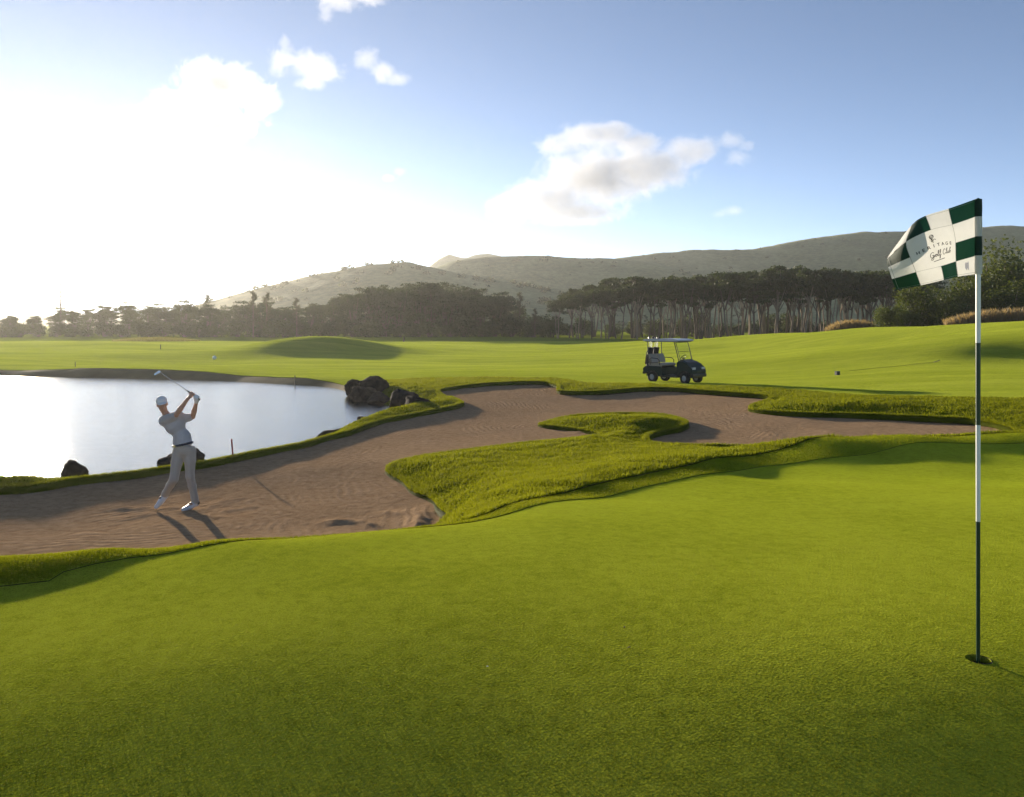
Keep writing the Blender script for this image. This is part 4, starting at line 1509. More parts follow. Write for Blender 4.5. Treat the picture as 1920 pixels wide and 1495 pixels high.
# ------------------------------------------------------------------ golfer
class Blob:
    """a smooth union of tapered limbs and ellipsoids, meshed as one continuous skin"""
    def __init__(s, k=0.02):
        s.p, s.k = [], k

    def limb(s, a, b, ra, rb, k=None):
        s.p.append(('l', np.array(a, float), np.array(b, float), ra, rb, k or s.k))
        return s

    def chain(s, pts, radii, k=None):
        for a, b, ra, rb in zip(pts[:-1], pts[1:], radii[:-1], radii[1:]):
            s.limb(a, b, ra, rb, k)
        return s

    def ell(s, c, r, rot=None, k=None):
        s.p.append(('e', np.array(c, float), np.array(r, float), np.eye(3) if rot is None else np.array(rot, float), None, k or s.k))
        return s

    def mesh(s, name, h, cut=None):
        lo, hi = np.full(3, 1e9), np.full(3, -1e9)
        for p in s.p:
            if p[0] == 'l':
                m = max(p[3], p[4])
                for q in (p[1], p[2]):
                    lo, hi = np.minimum(lo, q - m), np.maximum(hi, q + m)
            else:
                m = p[2].max()
                lo, hi = np.minimum(lo, p[1] - m), np.maximum(hi, p[1] + m)
        lo, hi = lo - 4 * h, hi + 4 * h
        N = np.ceil((hi - lo) / h).astype(int) + 1
        ax = [lo[i] + h * np.arange(N[i]) for i in range(3)]
        D = np.full(N, 0.2)
        for p in s.p:
            if p[0] == 'l':
                m = max(p[3], p[4]) + 0.09
                b0, b1 = np.minimum(p[1], p[2]) - m, np.maximum(p[1], p[2]) + m
            else:
                m = p[2].max() + 0.09
                b0, b1 = p[1] - m, p[1] + m
            i0 = np.maximum(((b0 - lo) / h).astype(int), 0)
            i1 = np.minimum(((b1 - lo) / h).astype(int) + 2, N)
            g = np.stack(np.meshgrid(*[ax[i][i0[i]:i1[i]] for i in range(3)], indexing='ij'), -1)
            if p[0] == 'l':
                ab = p[2] - p[1]
                u = np.clip(((g - p[1]) @ ab) / max(ab @ ab, 1e-9), 0, 1)
                d = np.linalg.norm(g - p[1] - u[..., None] * ab, axis=-1) - (p[3] + (p[4] - p[3]) * u)
            else:
                q = ((g - p[1]) @ p[3]) / p[2]
                kk = np.linalg.norm(q, axis=-1)
                k2 = np.linalg.norm(q / p[2], axis=-1) + 1e-9
                d = kk * (kk - 1) / k2
            sl = tuple(slice(i0[i], i1[i]) for i in range(3))
            o = D[sl]
            k = p[5]
            hh = np.clip(0.5 + 0.5 * (o - d) / k, 0, 1)
            D[sl] = o + (d - o) * hh - k * hh * (1 - hh)
        if cut:
            g = np.stack(np.meshgrid(*ax, indexing='ij'), -1)
            for c, n in cut:
                n = np.array(n, float) / np.linalg.norm(n)
                D = np.maximum(D, (g - np.array(c)) @ n)
        # surface nets
        S = D < 0
        cs = np.zeros(tuple(N - 1))
        cnt = np.zeros(tuple(N - 1))
        pos = np.zeros(tuple(N - 1) + (3,))
        corners = [(i, j, k) for i in (0, 1) for j in (0, 1) for k in (0, 1)]
        sub = lambda A, c: A[c[0]:N[0] - 1 + c[0], c[1]:N[1] - 1 + c[1], c[2]:N[2] - 1 + c[2]]
        for a in corners:
            for d_ in range(3):
                if a[d_]:
                    continue
                b = list(a)
                b[d_] = 1
                va, vb = sub(D, a), sub(D, b)
                m = (va < 0) != (vb < 0)
                tt = np.where(m, va / np.where(m, va - vb, 1), 0)
                for e in range(3):
                    pos[..., e] += np.where(m, a[e] + (tt if e == d_ else 0), 0)
                cnt += m
        act = cnt > 0
        idx = np.full(act.shape, -1)
        idx[act] = np.arange(act.sum())
        ijk = np.argwhere(act)
        V = lo + h * (ijk + pos[act] / cnt[act][:, None])
        Q = []
        for d_ in range(3):
            e, f = (d_ + 1) % 3, (d_ + 2) % 3
            sa = [slice(1, -1)] * 3
            sa[d_] = slice(0, N[d_] - 1)
            sb = list(sa)
            sb[d_] = slice(1, N[d_])
            A, B = S[tuple(sa)], S[tuple(sb)]
            for flip, m in ((False, A & ~B), (True, B & ~A)):
                w = np.argwhere(m)
                if not len(w):
                    continue
                off = np.ones(3, int)
                off[d_] = 0
                w = w + off
                quad = []
                for de, df in ((-1, -1), (0, -1), (0, 0), (-1, 0)):
                    c = w.copy()
                    c[:, e] += de
                    c[:, f] += df
                    quad.append(idx[c[:, 0], c[:, 1], c[:, 2]])
                quad = np.stack(quad, 1)
                Q.append(quad[:, ::-1] if flip else quad)
        me = np_mesh(name, V, np.vstack(Q))
        return me


def zj(zx, zy, d=0.0):
    """zoomed figure coordinates to metres about the golfer's feet"""
    return np.array(((zx / 4.153 - 100) / 118.5, d, (285 - zy / 4.153) / 118.5))


M['skin'] = plain('tanned skin', (0.52, 0.29, 0.19), 0.5, 0.12, 14, Subsurface_Weight=0.1)
M['polo'] = cloth('pale blue polo cloth', (0.86, 0.83, 0.84), 0.045, 6, 0.06)
M['trousers'] = cloth('light beige trousers', (0.90, 0.79, 0.66), 0.05, 5, 0.06)
M['white_cloth'] = cloth('white cap cloth', (0.88, 0.87, 0.87), 0.006, 22, 0.06)
M['belt'] = plain('navy belt', (0.015, 0.018, 0.04), 0.5)
M['shoe_white'] = plain('white shoe leather', (0.72, 0.71, 0.72), 0.35, 0.08)
M['shoe_dark'] = plain('dark shoe saddle', (0.02, 0.024, 0.022), 0.45, 0.2)
M['steel'] = plain('polished steel', (0.62, 0.62, 0.62), 0.22, 0.05, Metallic=1.0)
M['rubber'] = plain('black rubber', (0.018, 0.018, 0.018), 0.75, 0.2)
M['eye_white'] = plain('eye', (0.6, 0.58, 0.55), 0.3, 0.05)
M['hair'] = plain('dark hair', (0.03, 0.02, 0.014), 0.6, 0.3, 60)

GX, GY = xat(330, 13.5), 13.5
GZ = max(sz(GX, GY), sz(GX + .25, GY)) + 0.012
gol = empty('person', (GX, GY, GZ), 0, 'golfer in white cap, pale polo and light trousers finishing a swing in the sand', 'person')
J = dict(
    pel=zj(475, 735), spine=zj(462, 640, .01), chest=zj(402, 530, .01), neck=zj(352, 462, .0), head=zj(312, 372, -.02),
    rsh=zj(325, 500, -.02), rel=zj(446, 446, -.16), rwr=zj(532, 322, -.13),
    lsh=zj(440, 492, .05), lel=zj(535, 472, .06), lwr=zj(580, 352, -.03),
    rhip=zj(436, 745, .0), rkn=zj(424, 940, -.13), ran=zj(318, 1082, .04), rtoe=zj(268, 1168, -.03),
    lhip=zj(522, 735, .01), lkn=zj(528, 925, -.02), lan=zj(562, 1128, .02), ltoe=zj(492, 1182, -.10))
J['lan'][2] = max(J['lan'][2], 0.10)

b = Blob(0.03)
b.ell(J['pel'], (.135, .10, .12)).ell(J['spine'], (.115, .085, .14)).ell(J['chest'], (.135, .095, .15), k=.05)
b.limb(J['chest'], J['neck'], .08, .05).limb(J['neck'] - [0, 0, .03], J['head'] - [-.01, 0, .06], .054, .050)
for sd, r in (('r', 1), ('l', 1)):
    b.ell(J[sd + 'sh'], (.055, .055, .055))
    b.chain([J[sd + 'sh'], J[sd + 'sh'] * .5 + J[sd + 'el'] * .5, J[sd + 'el'], J[sd + 'el'] * .65 + J[sd + 'wr'] * .35, J[sd + 'wr']], [.047, .045, .036, .041, .026], .015)
    b.chain([J[sd + 'hip'], J[sd + 'hip'] * .6 + J[sd + 'kn'] * .4, J[sd + 'kn'], J[sd + 'kn'] * .65 + J[sd + 'an'] * .35, J[sd + 'an']], [.078, .07, .05, .052, .036], .02)
    b.chain([J[sd + 'an'] - [0, 0, .02], J[sd + 'toe']], [.036, .026], .02)
# head: skull, jaw, brow, nose, lips, chin, ears; the face looks a little down and to the right of the picture
hd = J['head']
fx = np.array([0.42, -0.90, -0.10]); fx /= np.linalg.norm(fx)          # face direction
upv = np.array([-0.22, 0.02, 1.0]); upv -= fx * (upv @ fx); upv /= np.linalg.norm(upv)
sd_ = np.cross(upv, fx)
RH = np.stack([sd_, fx, upv], 1)
hp = lambda s_, f_, u_: hd + sd_ * s_ + fx * f_ + upv * u_
b.ell(hp(0, -.012, .035), (.076, .095, .092), RH, .02)
b.ell(hp(0, .028, -.045), (.057, .062, .070), RH, .025)
b.ell(hp(0, .060, -.092), (.028, .024, .020), RH, .02)
b.limb(hp(0, .088, .012), hp(0, .108, -.030), .009, .014, .012)
b.limb(hp(-.035, .078, .028), hp(.035, .078, .028), .012, .012, .012)
b.limb(hp(-.018, .086, -.058), hp(.018, .086, -.058), .008, .008, .006)
for s_ in (-1, 1):
    b.ell(hp(.074 * s_, -.005, -.005), (.012, .020, .032), RH, .008)
    b.ell(hp(.036 * s_, .060, -.022), (.022, .018, .018), RH, .014)
# hands closed round the grip
butt, clubh = zj(612, 330, -.07), zj(262, 122, .12)
cd = (clubh - butt) / np.linalg.norm(clubh - butt)
side = np.cross(cd, [0, 1, 0]); side /= np.linalg.norm(side)
fw = np.cross(side, cd)


def hand(wrist, along, thumb_dir):
    c = butt + cd * along
    palm = c + (wrist - c) / np.linalg.norm(wrist - c) * 0.036
    b.chain([wrist, palm], [.026, .030], .012)
    b.ell(palm, (.034, .030, .036), None, .012)
    out = (palm - c) / np.linalg.norm(palm - c)
    perp = np.cross(cd, out); perp /= np.linalg.norm(perp)
    for q, (o_, L) in enumerate(zip((-.033, -.011, .011, .032), (1.0, 1.08, 1.04, .85))):
        o = c + cd * o_
        pts = [o + out * .026 + perp * .026 * 1, o + perp * .027 - out * .006, o - out * .024 + perp * .008, o - out * .020 - perp * .016 * L]
        b.chain(pts, [.0105, .0100, .0095, .0085], .004)
    b.chain([palm + cd * thumb_dir * .022, c + cd * thumb_dir * .045 - perp * .020 + out * .010, c + cd * thumb_dir * .068 - perp * .014 - out * .004], [.014, .011, .009], .006)


hand(J['lwr'], 0.055, 1)
hand(J['rwr'], 0.155, 1)
body = link('body', b.mesh('body', 0.0085), M['skin'], gol, True)
body.data.update()

tp = Blob(0.04)
tp.ell(zj(468, 672), (.150, .112, .05)).ell(J['spine'], (.142, .112, .16)).ell(J['chest'] + [.005, 0, .0], (.165, .118, .165), k=.06)
tp.limb(J['chest'], zj(350, 478), .10, .075).limb(zj(330, 500, -.01), zj(440, 470, .03), .085, .08)
tp.chain([J['rsh'], J['rsh'] * .55 + J['rel'] * .45, J['rsh'] * .18 + J['rel'] * .82], [.072, .066, .064], .03)
tp.chain([J['lsh'], J['lsh'] * .3 + J['lel'] * .7], [.070, .062], .03)
link('polo_shirt', tp.mesh('polo_shirt', 0.012, [(zj(470, 690), (-.16, 0, -1)), (J['rsh'] * .25 + J['rel'] * .75, J['rel'] - J['rsh'])] and [(zj(470, 694), (-.2, 0, -1))]), M['polo'], gol, True)
col_ = Blob(.01)
nk = J['neck'] - [0, 0, .015]
ring = [nk + .068 * (np.array([1, 0, .25]) * math.cos(a) + np.array([0, 1, -.1]) * math.sin(a)) for a in np.linspace(0, 2 * math.pi, 15)]
col_.chain(ring, [.014] * 15)
col_.chain([ring[11] + [0, -.002, 0], ring[11] + [.02, -.025, -.06]], [.013, .007]).chain([ring[9], ring[9] + [-.012, -.025, -.055]], [.013, .007])
link('collar', col_.mesh('collar', 0.007), M['polo'], gol, True)

tr = Blob(0.035)
tr.ell(zj(474, 735), (.152, .118, .125)).ell(zj(470, 694), (.148, .112, .045))
for sd, wob in (('r', .02), ('l', .0)):
    a, k_, e = J[sd + 'hip'], J[sd + 'kn'], J[sd + 'an']
    tr.chain([a, a * .6 + k_ * .4, k_, k_ * .6 + e * .4, e * .86 + k_ * .14, e * 1.0], [.096, .084, .066, .061, .055, .053], .025)
    tr.limb(k_ + [.01, -.02, -.02], k_ * .7 + e * .3,   .058, .052, .02)
link('trousers', tr.mesh('trousers', 0.011, [(zj(470, 684), (.2, 0, 1))]), M['trousers'], gol, True)
bl = Blob(.006)
ctr = zj(467, 683)
rb = [ctr + np.array([.148 * math.cos(a), .112 * math.sin(a), .030 * math.cos(a) * 1.05]) for a in np.linspace(0, 2 * math.pi, 25)]
bl.chain(rb, [.017] * 25)
belt = link('belt', bl.mesh('belt', 0.008), M['belt'], gol, True)
bu = rb[16] + [-.01, -.018, 0]
MB().box(bu - [.02, .006, .018], bu + [.02, .006, .018]).build('buckle', M['steel'], belt, 0.003)

cp = Blob(.015)
cp.ell(hp(0, -.016, .052), (.086, .106, .082), RH)
cut_c = hp(0, 0, .040)
cap_ = link('cap', cp.mesh('cap', 0.008, [(cut_c, -upv + .12 * fx)]), M['white_cloth'], gol, True)
brim = MB()
rows = []
for i in range(9):
    a = (i / 8 - .5) * 2.1
    inn = hp(.082 * math.sin(a), -.016 + .100 * math.cos(a), .046)
    outp = hp(.080 * math.sin(a) * 1.05, -.016 + .100 * math.cos(a) + .070 * math.cos(a) ** 1.2, .030 - .006 * math.cos(a))
    rows.append((inn, outp))
for (i0, o0), (i1, o1) in zip(rows[:-1], rows[1:]):
    n0 = len(brim.v)
    dz = upv * .005
    brim.v += [Vector(q) for q in (i0, o0, o1, i1, i0 + dz, o0 + dz, o1 + dz, i1 + dz)]
    brim.f += [(n0, n0 + 1, n0 + 2, n0 + 3), (n0 + 7, n0 + 6, n0 + 5, n0 + 4), (n0 + 1, n0 + 5, n0 + 6, n0 + 2), (n0, n0 + 3, n0 + 7, n0 + 4)]
brim.build('brim', M['white_cloth'], cap_)
hr = Blob(.01)
hr.ell(hp(0, -.028, .018), (.081, .086, .070), RH)
link('hair', hr.mesh('hair', 0.009, [(hp(0, 0, .045), upv), (hp(0, .028, 0), fx), (hp(0, 0, -.035), -upv)]), M['hair'], gol, True)
for s_ in (-1, 1):
    e_ = Blob(.002).ell(hp(.031 * s_, .078, .006), (.011, .008, .008), RH)
    ey = link('eye', e_.mesh('eye', 0.0025), M['eye_white'], gol, True)
    link('iris', Blob(.001).ell(hp(.031 * s_, .0845, .006), (.0048, .003, .0048), RH).mesh('iris', 0.0012), M['hair'], ey, True)
for sd in 'rl':
    a, t_ = J[sd + 'an'], J[sd + 'toe']
    d_ = (t_ - a) / np.linalg.norm(t_ - a)
    sh = Blob(.02)
    heel = a + np.array([.01, .035, -.045]) if sd == 'l' else a + np.array([.015, .02, -.01])
    sh.chain([heel, heel * .45 + t_ * .55, t_], [.042, .043, .034]).limb(a, heel * .6 + t_ * .4, .044, .042)
    shoe = link('shoe', sh.mesh('shoe', 0.008), M['shoe_white'], gol, True)
    sa = Blob(.012)
    mid = heel * .62 + t_ * .38
    sa.ell(mid + [0, 0, .016], (.053, .042, .049)).ell(heel + [0, 0, .010], (.047, .047, .043))
    link('saddle', sa.mesh('saddle', 0.008), M['shoe_dark'], shoe, True)
# glove on the upper end of the grip
gl = Blob(.012)
c0 = butt + cd * .055
pl = c0 + (J['lwr'] - c0) / np.linalg.norm(J['lwr'] - c0) * .036
gl.ell(pl, (.041, .038, .043)).limb(J['lwr'], pl, .032, .036)
out = (pl - c0) / np.linalg.norm(pl - c0)
perp = np.cross(cd, out); perp /= np.linalg.norm(perp)
for o_, L in zip((-.033, -.011, .011, .032), (1.0, 1.08, 1.04, .85)):
    o = c0 + cd * o_
    gl.chain([o + out * .026 + perp * .026, o + perp * .028 - out * .006, o - out * .025 + perp * .008, o - out * .021 - perp * .016 * L], [.0130, .0122, .0118, .0108], .003)
link('glove', gl.mesh('glove', 0.007), M['white_cloth'], gol, True)

club = empty('golf_club', (GX, GY, GZ), 0, 'steel golf club swung back over the golfer\'s head in both hands', 'golf club')
MB().tube([butt - cd * .01, butt + cd * .26], [.0135, .0105], 12).build('grip', M['rubber'], club)
tip = butt + (clubh - butt)
MB().tube([butt + cd * .26, tip], [.0065, .0045], 10).build('shaft', M['steel'], club)
hm = MB()
R3 = Matrix(((side[0], fw[0], cd[0], tip[0]), (side[1], fw[1], cd[1], tip[1]), (side[2], fw[2], cd[2], tip[2]), (0, 0, 0, 1)))
hm.prism([(-.012, -.02), (.012, -.02), (.030, .0), (.085, .030), (.080, .062), (.020, .030), (-.012, .018)], -.010, .008, R3)
hm.build('club_head', M['steel'], club, 0.003)

# ------------------------------------------------------------------ golf cart
M['cart_paint'] = plain('dark green cart paint', (0.004, 0.022, 0.018), 0.5, 0.15, 3, Specular_IOR_Level=0.25)
M['seat_vinyl'] = plain('beige seat vinyl', (0.34, 0.29, 0.23), 0.5, 0.08)
M['roof_plastic'] = plain('pale grey roof', (0.52, 0.51, 0.56), 0.35, 0.05)
M['black_metal'] = plain('black steel tube', (0.010, 0.010, 0.012), 0.4, 0.2)
M['hub'] = plain('grey wheel trim', (0.38, 0.38, 0.40), 0.4, 0.1)
M['lamp'] = plain('clear lamp cover', (0.55, 0.56, 0.58), 0.12, 0.05)
t = NT('clear screen')
g_ = t.node('ShaderNodeBsdfGlass')
g_.inputs['Roughness'].default_value = 0.0
g_.inputs['IOR'].default_value = 1.05
g_.inputs['Color'].default_value = (0.93, 0.96, 0.95, 1)
M['screen'] = t.surf(g_)

cx, cyy = xat(1263, 36.6), 36.6
cart = empty('golf_cart', (cx, cyy, gz(cx, cyy) + 0.005), rad(-44), 'dark green two-seat golf cart with pale roof parked on the fairway edge', 'golf cart')
W = 0.56


def part(name, mat, bev=0.0, par=None):
    return lambda mb: mb.build(name, M[mat], par or cart, bev)


bodyp = MB().prism([(-1.18, .42), (-1.20, .58), (-1.08, .68), (-.30, .68), (-.22, .62), (-.20, .30), (-.42, .26), (-.46, .40), (-.60, .50), (-.86, .50), (-1.02, .42)], -W, W).build('rear_body', M['cart_paint'], cart, 0.03)
MB().prism([(-.24, .24), (-.24, .32), (.50, .32), (.62, .50), (.62, .42), (.52, .24)], -W + .02, W - .02).build('floor_pan', M['black_plastic'], cart, 0.01)
MB().prism([(.50, .30), (.50, .86), (.60, .95), (.78, .93), (1.02, .82), (1.20, .66), (1.26, .52), (1.24, .42), (1.12, .42), (1.06, .50), (.92, .54), (.72, .52), (.62, .40), (.60, .30)], -W + .02, W - .02).build('front_cowl', M['cart_paint'], cart, 0.045)
MB().prism([(1.16, .26), (1.16, .42), (1.28, .42), (1.30, .36), (1.28, .28)], -W + .04, W - .04).build('bumper', M['black_plastic'], cart, 0.02)
MB().prism([(-1.26, .34), (-1.26, .44), (-1.16, .44), (-1.16, .34)], -W + .06, W - .06).build('rear_bumper', M['black_plastic'], cart, 0.02)
MB().prism([(-1.1, .24), (-1.1, .33), (1.12, .33), (1.12, .24)], -.30, .30).build('chassis', M['black_metal'], cart, 0.01)
MB().prism([(.62, .952), (.60, 1.0), (.70, .985), (.95, .875), (.93, .85)], -.38, .38).build('dash_hood', M['black_plastic'], cart, 0.012)
for s in (-1, 1):
    hl = MB()
    hl.box((1.175, s * .36 - .11, .60), (1.245, s * .36 + .11, .69), Matrix.Rotation(0, 4, 'X'))
    hl.build('headlight', M['lamp'], cart, 0.02)
    MB().prism([(.50, .32), (.44, .34), (.44, .40), (.50, .62)], s * (W - .02) - .02, s * (W - .02) + .02).build('side_trim', M['black_plastic'], cart)
# grille lines on the nose
for k in range(3):
    MB().box((1.225 - .005 * k, -.16, .47 + .035 * k), (1.272 - .012 * k, .16, .483 + .035 * k)).build('grille_bar', M['black_plastic'], cart, 0.004)
MB().prism([(-.92, .70), (-.94, .80), (-.36, .82), (-.24, .80), (-.22, .74), (-.28, .69)], -W + .04, W - .04).build('seat_cushion', M['seat_vinyl'], cart, 0.035)
for s in (-1, 1):
    MB().prism([(-.86, .84), (-.98, 1.12), (-.97, 1.20), (-.89, 1.21), (-.82, 1.12), (-.74, .84)], s * .265 - .245, s * .265 + .245).build('seat_back', M['seat_vinyl'], cart, 0.035)
    MB().tube([(-.84, s * .53, .74), (-.84, s * .56, 1.0), (-.76, s * .56, 1.04), (-.45, s * .56, 1.02), (-.36, s * .56, .95), (-.34, s * .54, .74)], .017, 8).build('hip_rail', M['black_metal'], cart)
    # roof posts
    MB().tube([(-.86, s * .50, .70), (-.96, s * .52, 1.20), (-.98, s * .52, 1.76)], .018, 8).build('rear_post', M['black_metal'], cart)
    MB().tube([(.60, s * .50, .88), (.50, s * .52, 1.30), (.36, s * .52, 1.77)], .019, 8).build('front_post', M['black_metal'], cart)
wf = MB()
for s in (-1, 1):
    wf.tube([(.645, s * .455, .95), (.41, s * .47, 1.72)], .011, 6)
wf.tube([(.645, -.455, .95), (.645, .455, .95)], .011, 6).tube([(.41, -.47, 1.72), (.41, .47, 1.72)], .011, 6).tube([(.53, -.462, 1.335), (.53, .462, 1.335)], .008, 6)
ws = wf.build('windscreen_frame', M['black_metal'], cart)
q = MB()
q.prism([(.645, .955), (.651, .957), (.416, 1.722), (.41, 1.72)], -.452, .452)
q.build('windscreen', M['screen'], ws)
rf = MB()
prof = [(-1.16, 1.765), (-1.18, 1.80), (-1.10, 1.845), (-.4, 1.870), (.35, 1.865), (.58, 1.835), (.62, 1.79), (.58, 1.765)]
rf.prism(prof, -.60, .60)
rf.build('roof', M['roof_plastic'], cart, 0.03)
MB().prism([(-1.1, 1.735), (-1.1, 1.763), (.55, 1.763), (.55, 1.735)], -.53, .53).build('roof_rail', M['black_metal'], cart, 0.008)
# bag well, rear rack
MB().prism([(-1.24, .50), (-1.24, .62), (-.98, .66), (-.98, .50)], -.44, .44).build('bag_well', M['black_plastic'], cart, 0.015)
MB().tube([(-1.0, -.46, .68), (-1.08, -.46, 1.08), (-1.08, .46, 1.08), (-1.0, .46, .68)], .017, 8).build('bag_rack', M['black_metal'], cart)
# steering
scn = MB().tube([(.56, .26, .80), (.30, .26, 1.04)], .022, 10).build('steering_column', M['black_plastic'], cart)
ax_ = Vector((-.74, 0, .67)).normalized()
RM = Matrix.Translation((.30, .26, 1.05)) @ ax_.to_track_quat('Z', 'Y').to_matrix().to_4x4()
MB().tube([RM @ Vector((.17 * math.cos(a), .17 * math.sin(a), 0)) for a in np.linspace(0, 2 * math.pi, 25)], .014, 8, False).tube([RM @ Vector((-.17, 0, 0)), RM @ Vector((.17, 0, 0))], .012, 6).tube([RM @ Vector((0, 0, 0)), RM @ Vector((0, -.17, 0))], .012, 6).build('steering_wheel', M['black_plastic'], cart)
for s in (-1, 1):
    MB().prism([(.34, .34), (.36, .44), (.40, .44), (.39, .34)], -.26 - .12 * s - .06, -.26 - .12 * s + .06).build('pedal', M['rubber'], cart, 0.006) if s == 1 else None
# wheels
for fxw in (-.74, .88):
    for s in (-1, 1):
        we = empty('wheel', (fxw, s * .47, .225))
        we.parent = cart
        MW = Matrix.Rotation(rad(90) * (-s), 4, 'X')
        if fxw > 0:
            MW = Matrix.Rotation(rad(-8), 4, 'Z') @ MW
        MB().lathe([(.125, -.10), (.19, -.105), (.218, -.085), (.226, -.04), (.226, .04), (.218, .085), (.19, .105), (.125, .10)], MW, 32, True).build('tyre', M['rubber'], we)
        MB().lathe([(.124, -.09), (.124, .075), (.105, .085), (.10, .06), (.045, .07), (.04, .095), (.0, .10)], MW, 24).build('rim', M['hub'], we)
        for k in range(5):
            a = 2 * math.pi * k / 5
            MB().box((.05, -.016, .058), (.10, .016, .082), MW @ Matrix.Rotation(a, 4, 'Z')).build('spoke', M['hub'], we, 0.003)
        arch = [(fxw + .285 * math.cos(a), .225 + .285 * math.sin(a)) for a in np.linspace(0.15, math.pi - .15, 12)] + [(fxw + .25 * math.cos(a), .225 + .25 * math.sin(a)) for a in np.linspace(math.pi - .15, .15, 12)]
        MB().prism(arch, s * .50 - .06, s * .50 + .075).build('wheel_arch', M['black_plastic'], cart)

# golf bags standing in the bag well
M['bag_black'] = plain('black bag fabric', (0.016, 0.016, 0.022), 0.7, 0.25, 10)
M['bag_red'] = plain('dark red bag panel', (0.10, 0.020, 0.030), 0.7, 0.2, 10)
CM = Matrix.Translation(cart.location) @ Matrix.Rotation(rad(-44), 4, 'Z')
for s, lab in ((-1, 'dark golf bag full of clubs strapped behind the cart seats, bunker side'), (1, 'second golf bag strapped on the back of the cart, half hidden by its neighbour')):
    bg = empty('golf_bag', CM @ Vector((-1.13, s * .21, .625)), rad(-44), lab, 'golf bag', 'golf bags on the cart')
    TB = Matrix.Rotation(rad(7), 4, 'Y')
    MB().lathe([(.125, 0), (.13, .02), (.125, .35), (.12, .70), (.128, .82), (.13, .86), (.115, .86), (.11, .78)], TB, 20).build('bag_body', M['bag_black'], bg)
    MB().box((-.17, -.08, .10), (-.10, .08, .42), TB).build('pocket', M['bag_red'] if s < 0 else M['bag_black'], bg, 0.02)
    MB().box((-.06, -.17 if s < 0 else .11, .15), (.08, -.11 if s < 0 else .17, .55), TB).build('side_pocket', M['bag_black'], bg, 0.02)
    MB().tube([TB @ Vector((-.13, 0, .74)), TB @ Vector((-.20, 0, .6)), TB @ Vector((-.20, 0, .35)), TB @ Vector((-.135, 0, .25))], .016, 6).build('strap', M['bag_black'], bg)
    Rg = random.Random(5 + s)
    for k in range(8):
        a = 2.39 * k
        r_ = .03 + .06 * (k % 3) / 2
        h_ = Rg.uniform(1.08, 1.28)
        p_ = Vector((r_ * math.cos(a), r_ * math.sin(a), .5))
        e_ = Vector((r_ * 1.5 * math.cos(a), r_ * 1.5 * math.sin(a), h_))
        cl = empty('club', (0, 0, 0))
        cl.parent = bg
        MB().tube([TB @ p_, TB @ e_], .006, 6).build('shaft', M['steel'], cl)
        if k % 3 == 0:
            hmB = MB()
            hmB.lathe([(.0, -.05), (.03, -.045), (.052, -.01), (.055, .03), (.035, .055), (.0, .06)], TB @ Matrix.Translation(e_ + Vector((.03, 0, .03))) @ Matrix.Rotation(rad(60), 4, 'Y'), 14)
            hmB.build('head_cover', M['bag_black'], cl)
        else:
            MB().prism([(-.012, -.02), (.012, -.02), (.03, .0), (.075, .02), (.072, .05), (.02, .03), (-.012, .02)], -.012, .01, TB @ Matrix.Translation(e_) @ Matrix.Rotation(a, 4, 'Z')).build('iron_head', M['steel'], cl, 0.003)

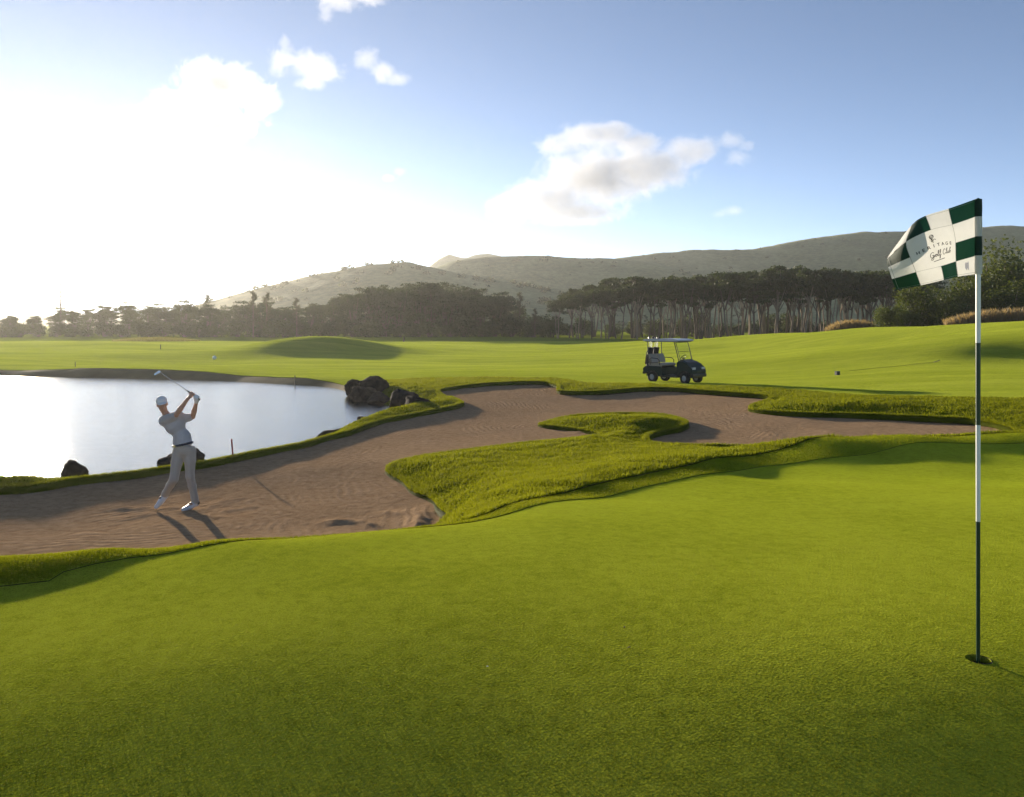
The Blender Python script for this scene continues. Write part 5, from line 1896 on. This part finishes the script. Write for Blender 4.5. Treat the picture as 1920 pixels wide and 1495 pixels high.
# ------------------------------------------------------------------ clouds, above and beyond the hazy air
def cloud(seed, puffs, D, label, dens=0.0085, thr=0.0, h=12.0):
    """puffs: (px, py, half width, half height) soft lobes at range D, frayed by noise"""
    R = random.Random(seed)
    k = D / F
    c0 = np.mean([(p[0], p[1]) for p in puffs], 0)
    org = np.array((xat(c0[0], D), D, CZ - (c0[1] - HY) * k))
    lobes = []
    for px, py, w, q in puffs:
        c = np.array((xat(px, D), D, CZ - (py - HY) * k)) - org + [0, R.uniform(-.25, .25) * w * k, 0]
        lobes.append((c, np.array((w * k, w * k * .75, q * k)) * 1.25))
    b = Blob(8.0)
    for c, r in lobes:
        b.ell(c, r * 1.06, None, 8)
    t = NT('cloud vapour')
    v = t.coord()
    best = None
    for c, r in lobes:
        a = t.node('ShaderNodeVectorMath', operation='SUBTRACT')
        a.inputs[1].default_value = c
        t.link(v, a.inputs[0])
        d = t.node('ShaderNodeVectorMath', operation='DIVIDE')
        d.inputs[1].default_value = r
        t.link(a.outputs[0], d.inputs[0])
        l = t.node('ShaderNodeVectorMath', operation='LENGTH')
        t.link(d.outputs[0], l.inputs[0])
        f = t.math('SUBTRACT', 1.0, l.outputs['Value'])
        best = f if best is None else t.math('SMOOTH_MAX', best, f, 0.25)
    off = t.node('ShaderNodeVectorMath', operation='ADD')
    off.inputs[1].default_value = (seed * 313.0, seed * 171.0, 0)
    t.link(v, off.inputs[0])
    n1 = t.noise(off.outputs[0], 0.017, 9, 0.64, 0.7)
    n2 = t.noise(off.outputs[0], 0.055, 6, 0.6, 0.3)
    f = t.math('ADD', t.math('MULTIPLY', best, 1.1), t.math('MULTIPLY_ADD', n1, 2.0, t.math('MULTIPLY', n2, 0.7)))
    mr = t.node('ShaderNodeMapRange')
    for i_, v_ in ((1, 1.62 + thr), (2, 2.15 + thr), (3, 0.0), (4, dens)):
        mr.inputs[i_].default_value = v_
    t.link(f, mr.inputs[0])
    # nothing beyond the lobes themselves
    lim = t.math('MULTIPLY', mr.outputs[0], t.math('MINIMUM', t.math('MULTIPLY', t.math('MAXIMUM', best, 0.0), 6.0), 1.0))
    sc = t.node('ShaderNodeVolumeScatter')
    sc.inputs['Color'].default_value = (1, 0.985, 0.955, 1)
    sc.inputs['Anisotropy'].default_value = 0.3
    t.link(lim, sc.inputs['Density'])
    t.link(sc.outputs[0], t.out.inputs['Volume'])
    t.m.cycles.volume_step_rate = 0.25
    o = link('cloud', b.mesh('cloud', h), t.m)
    o.location = org
    tag(o, label, 'cloud', 'clouds in the evening sky')


D0 = 2300
cloud(1, [(415, 160, 85, 45), (345, 195, 75, 36), (480, 185, 45, 46), (265, 230, 75, 26), (400, 235, 90, 34), (225, 235, 34, 24), (370, 130, 24, 22)], D0, 'wide ragged white cloud low over the sun glare above the pond', 0.016)
cloud(2, [(530, 112, 34, 34), (580, 118, 46, 32), (533, 82, 14, 20), (612, 138, 48, 20), (580, 155, 34, 14)], D0, 'puffy white cloud with a small peak, between the ragged one and a smaller puff')
cloud(3, [(690, 115, 28, 26), (715, 134, 36, 22), (745, 148, 28, 13)], D0, 'small white puff cloud beside the peaked one')
cloud(4, [(640, 5, 52, 22), (612, 22, 20, 26), (690, -2, 42, 14)], D0, 'white cloud cut off by the upper edge of the sky')
cloud(5, [(1120, 335, 115, 56), (1030, 372, 90, 40), (960, 390, 56, 30), (1215, 312, 95, 44), (1080, 398, 100, 24), (1125, 247, 80, 22), (1050, 275, 50, 18), (1295, 285, 54, 30), (1190, 268, 60, 20)], D0, 'largest cloud, pale with a grey shaded side, above the hills', 0.011, -0.09)
cloud(6, [(1372, 262, 32, 18), (1385, 295, 34, 20), (1400, 275, 20, 14)], D0, 'small grey cloud scrap just off the end of the largest cloud', 0.007, 0.1)
cloud(7, [(1370, 397, 36, 13), (1350, 402, 20, 10)], D0, 'tiny faint cloud low over the hills toward the flag', 0.006, 0.1, h=6)
cloud(8, [(505, 328, 34, 15), (535, 332, 20, 10)], D0, 'faint small wisp of cloud in the glare below the ragged cloud', 0.007, 0.1, h=6)
cloud(9, [(748, 322, 18, 12), (728, 334, 22, 10)], D0, 'faint wisp of cloud between the ragged cloud and the largest one', 0.007, 0.1, h=6)
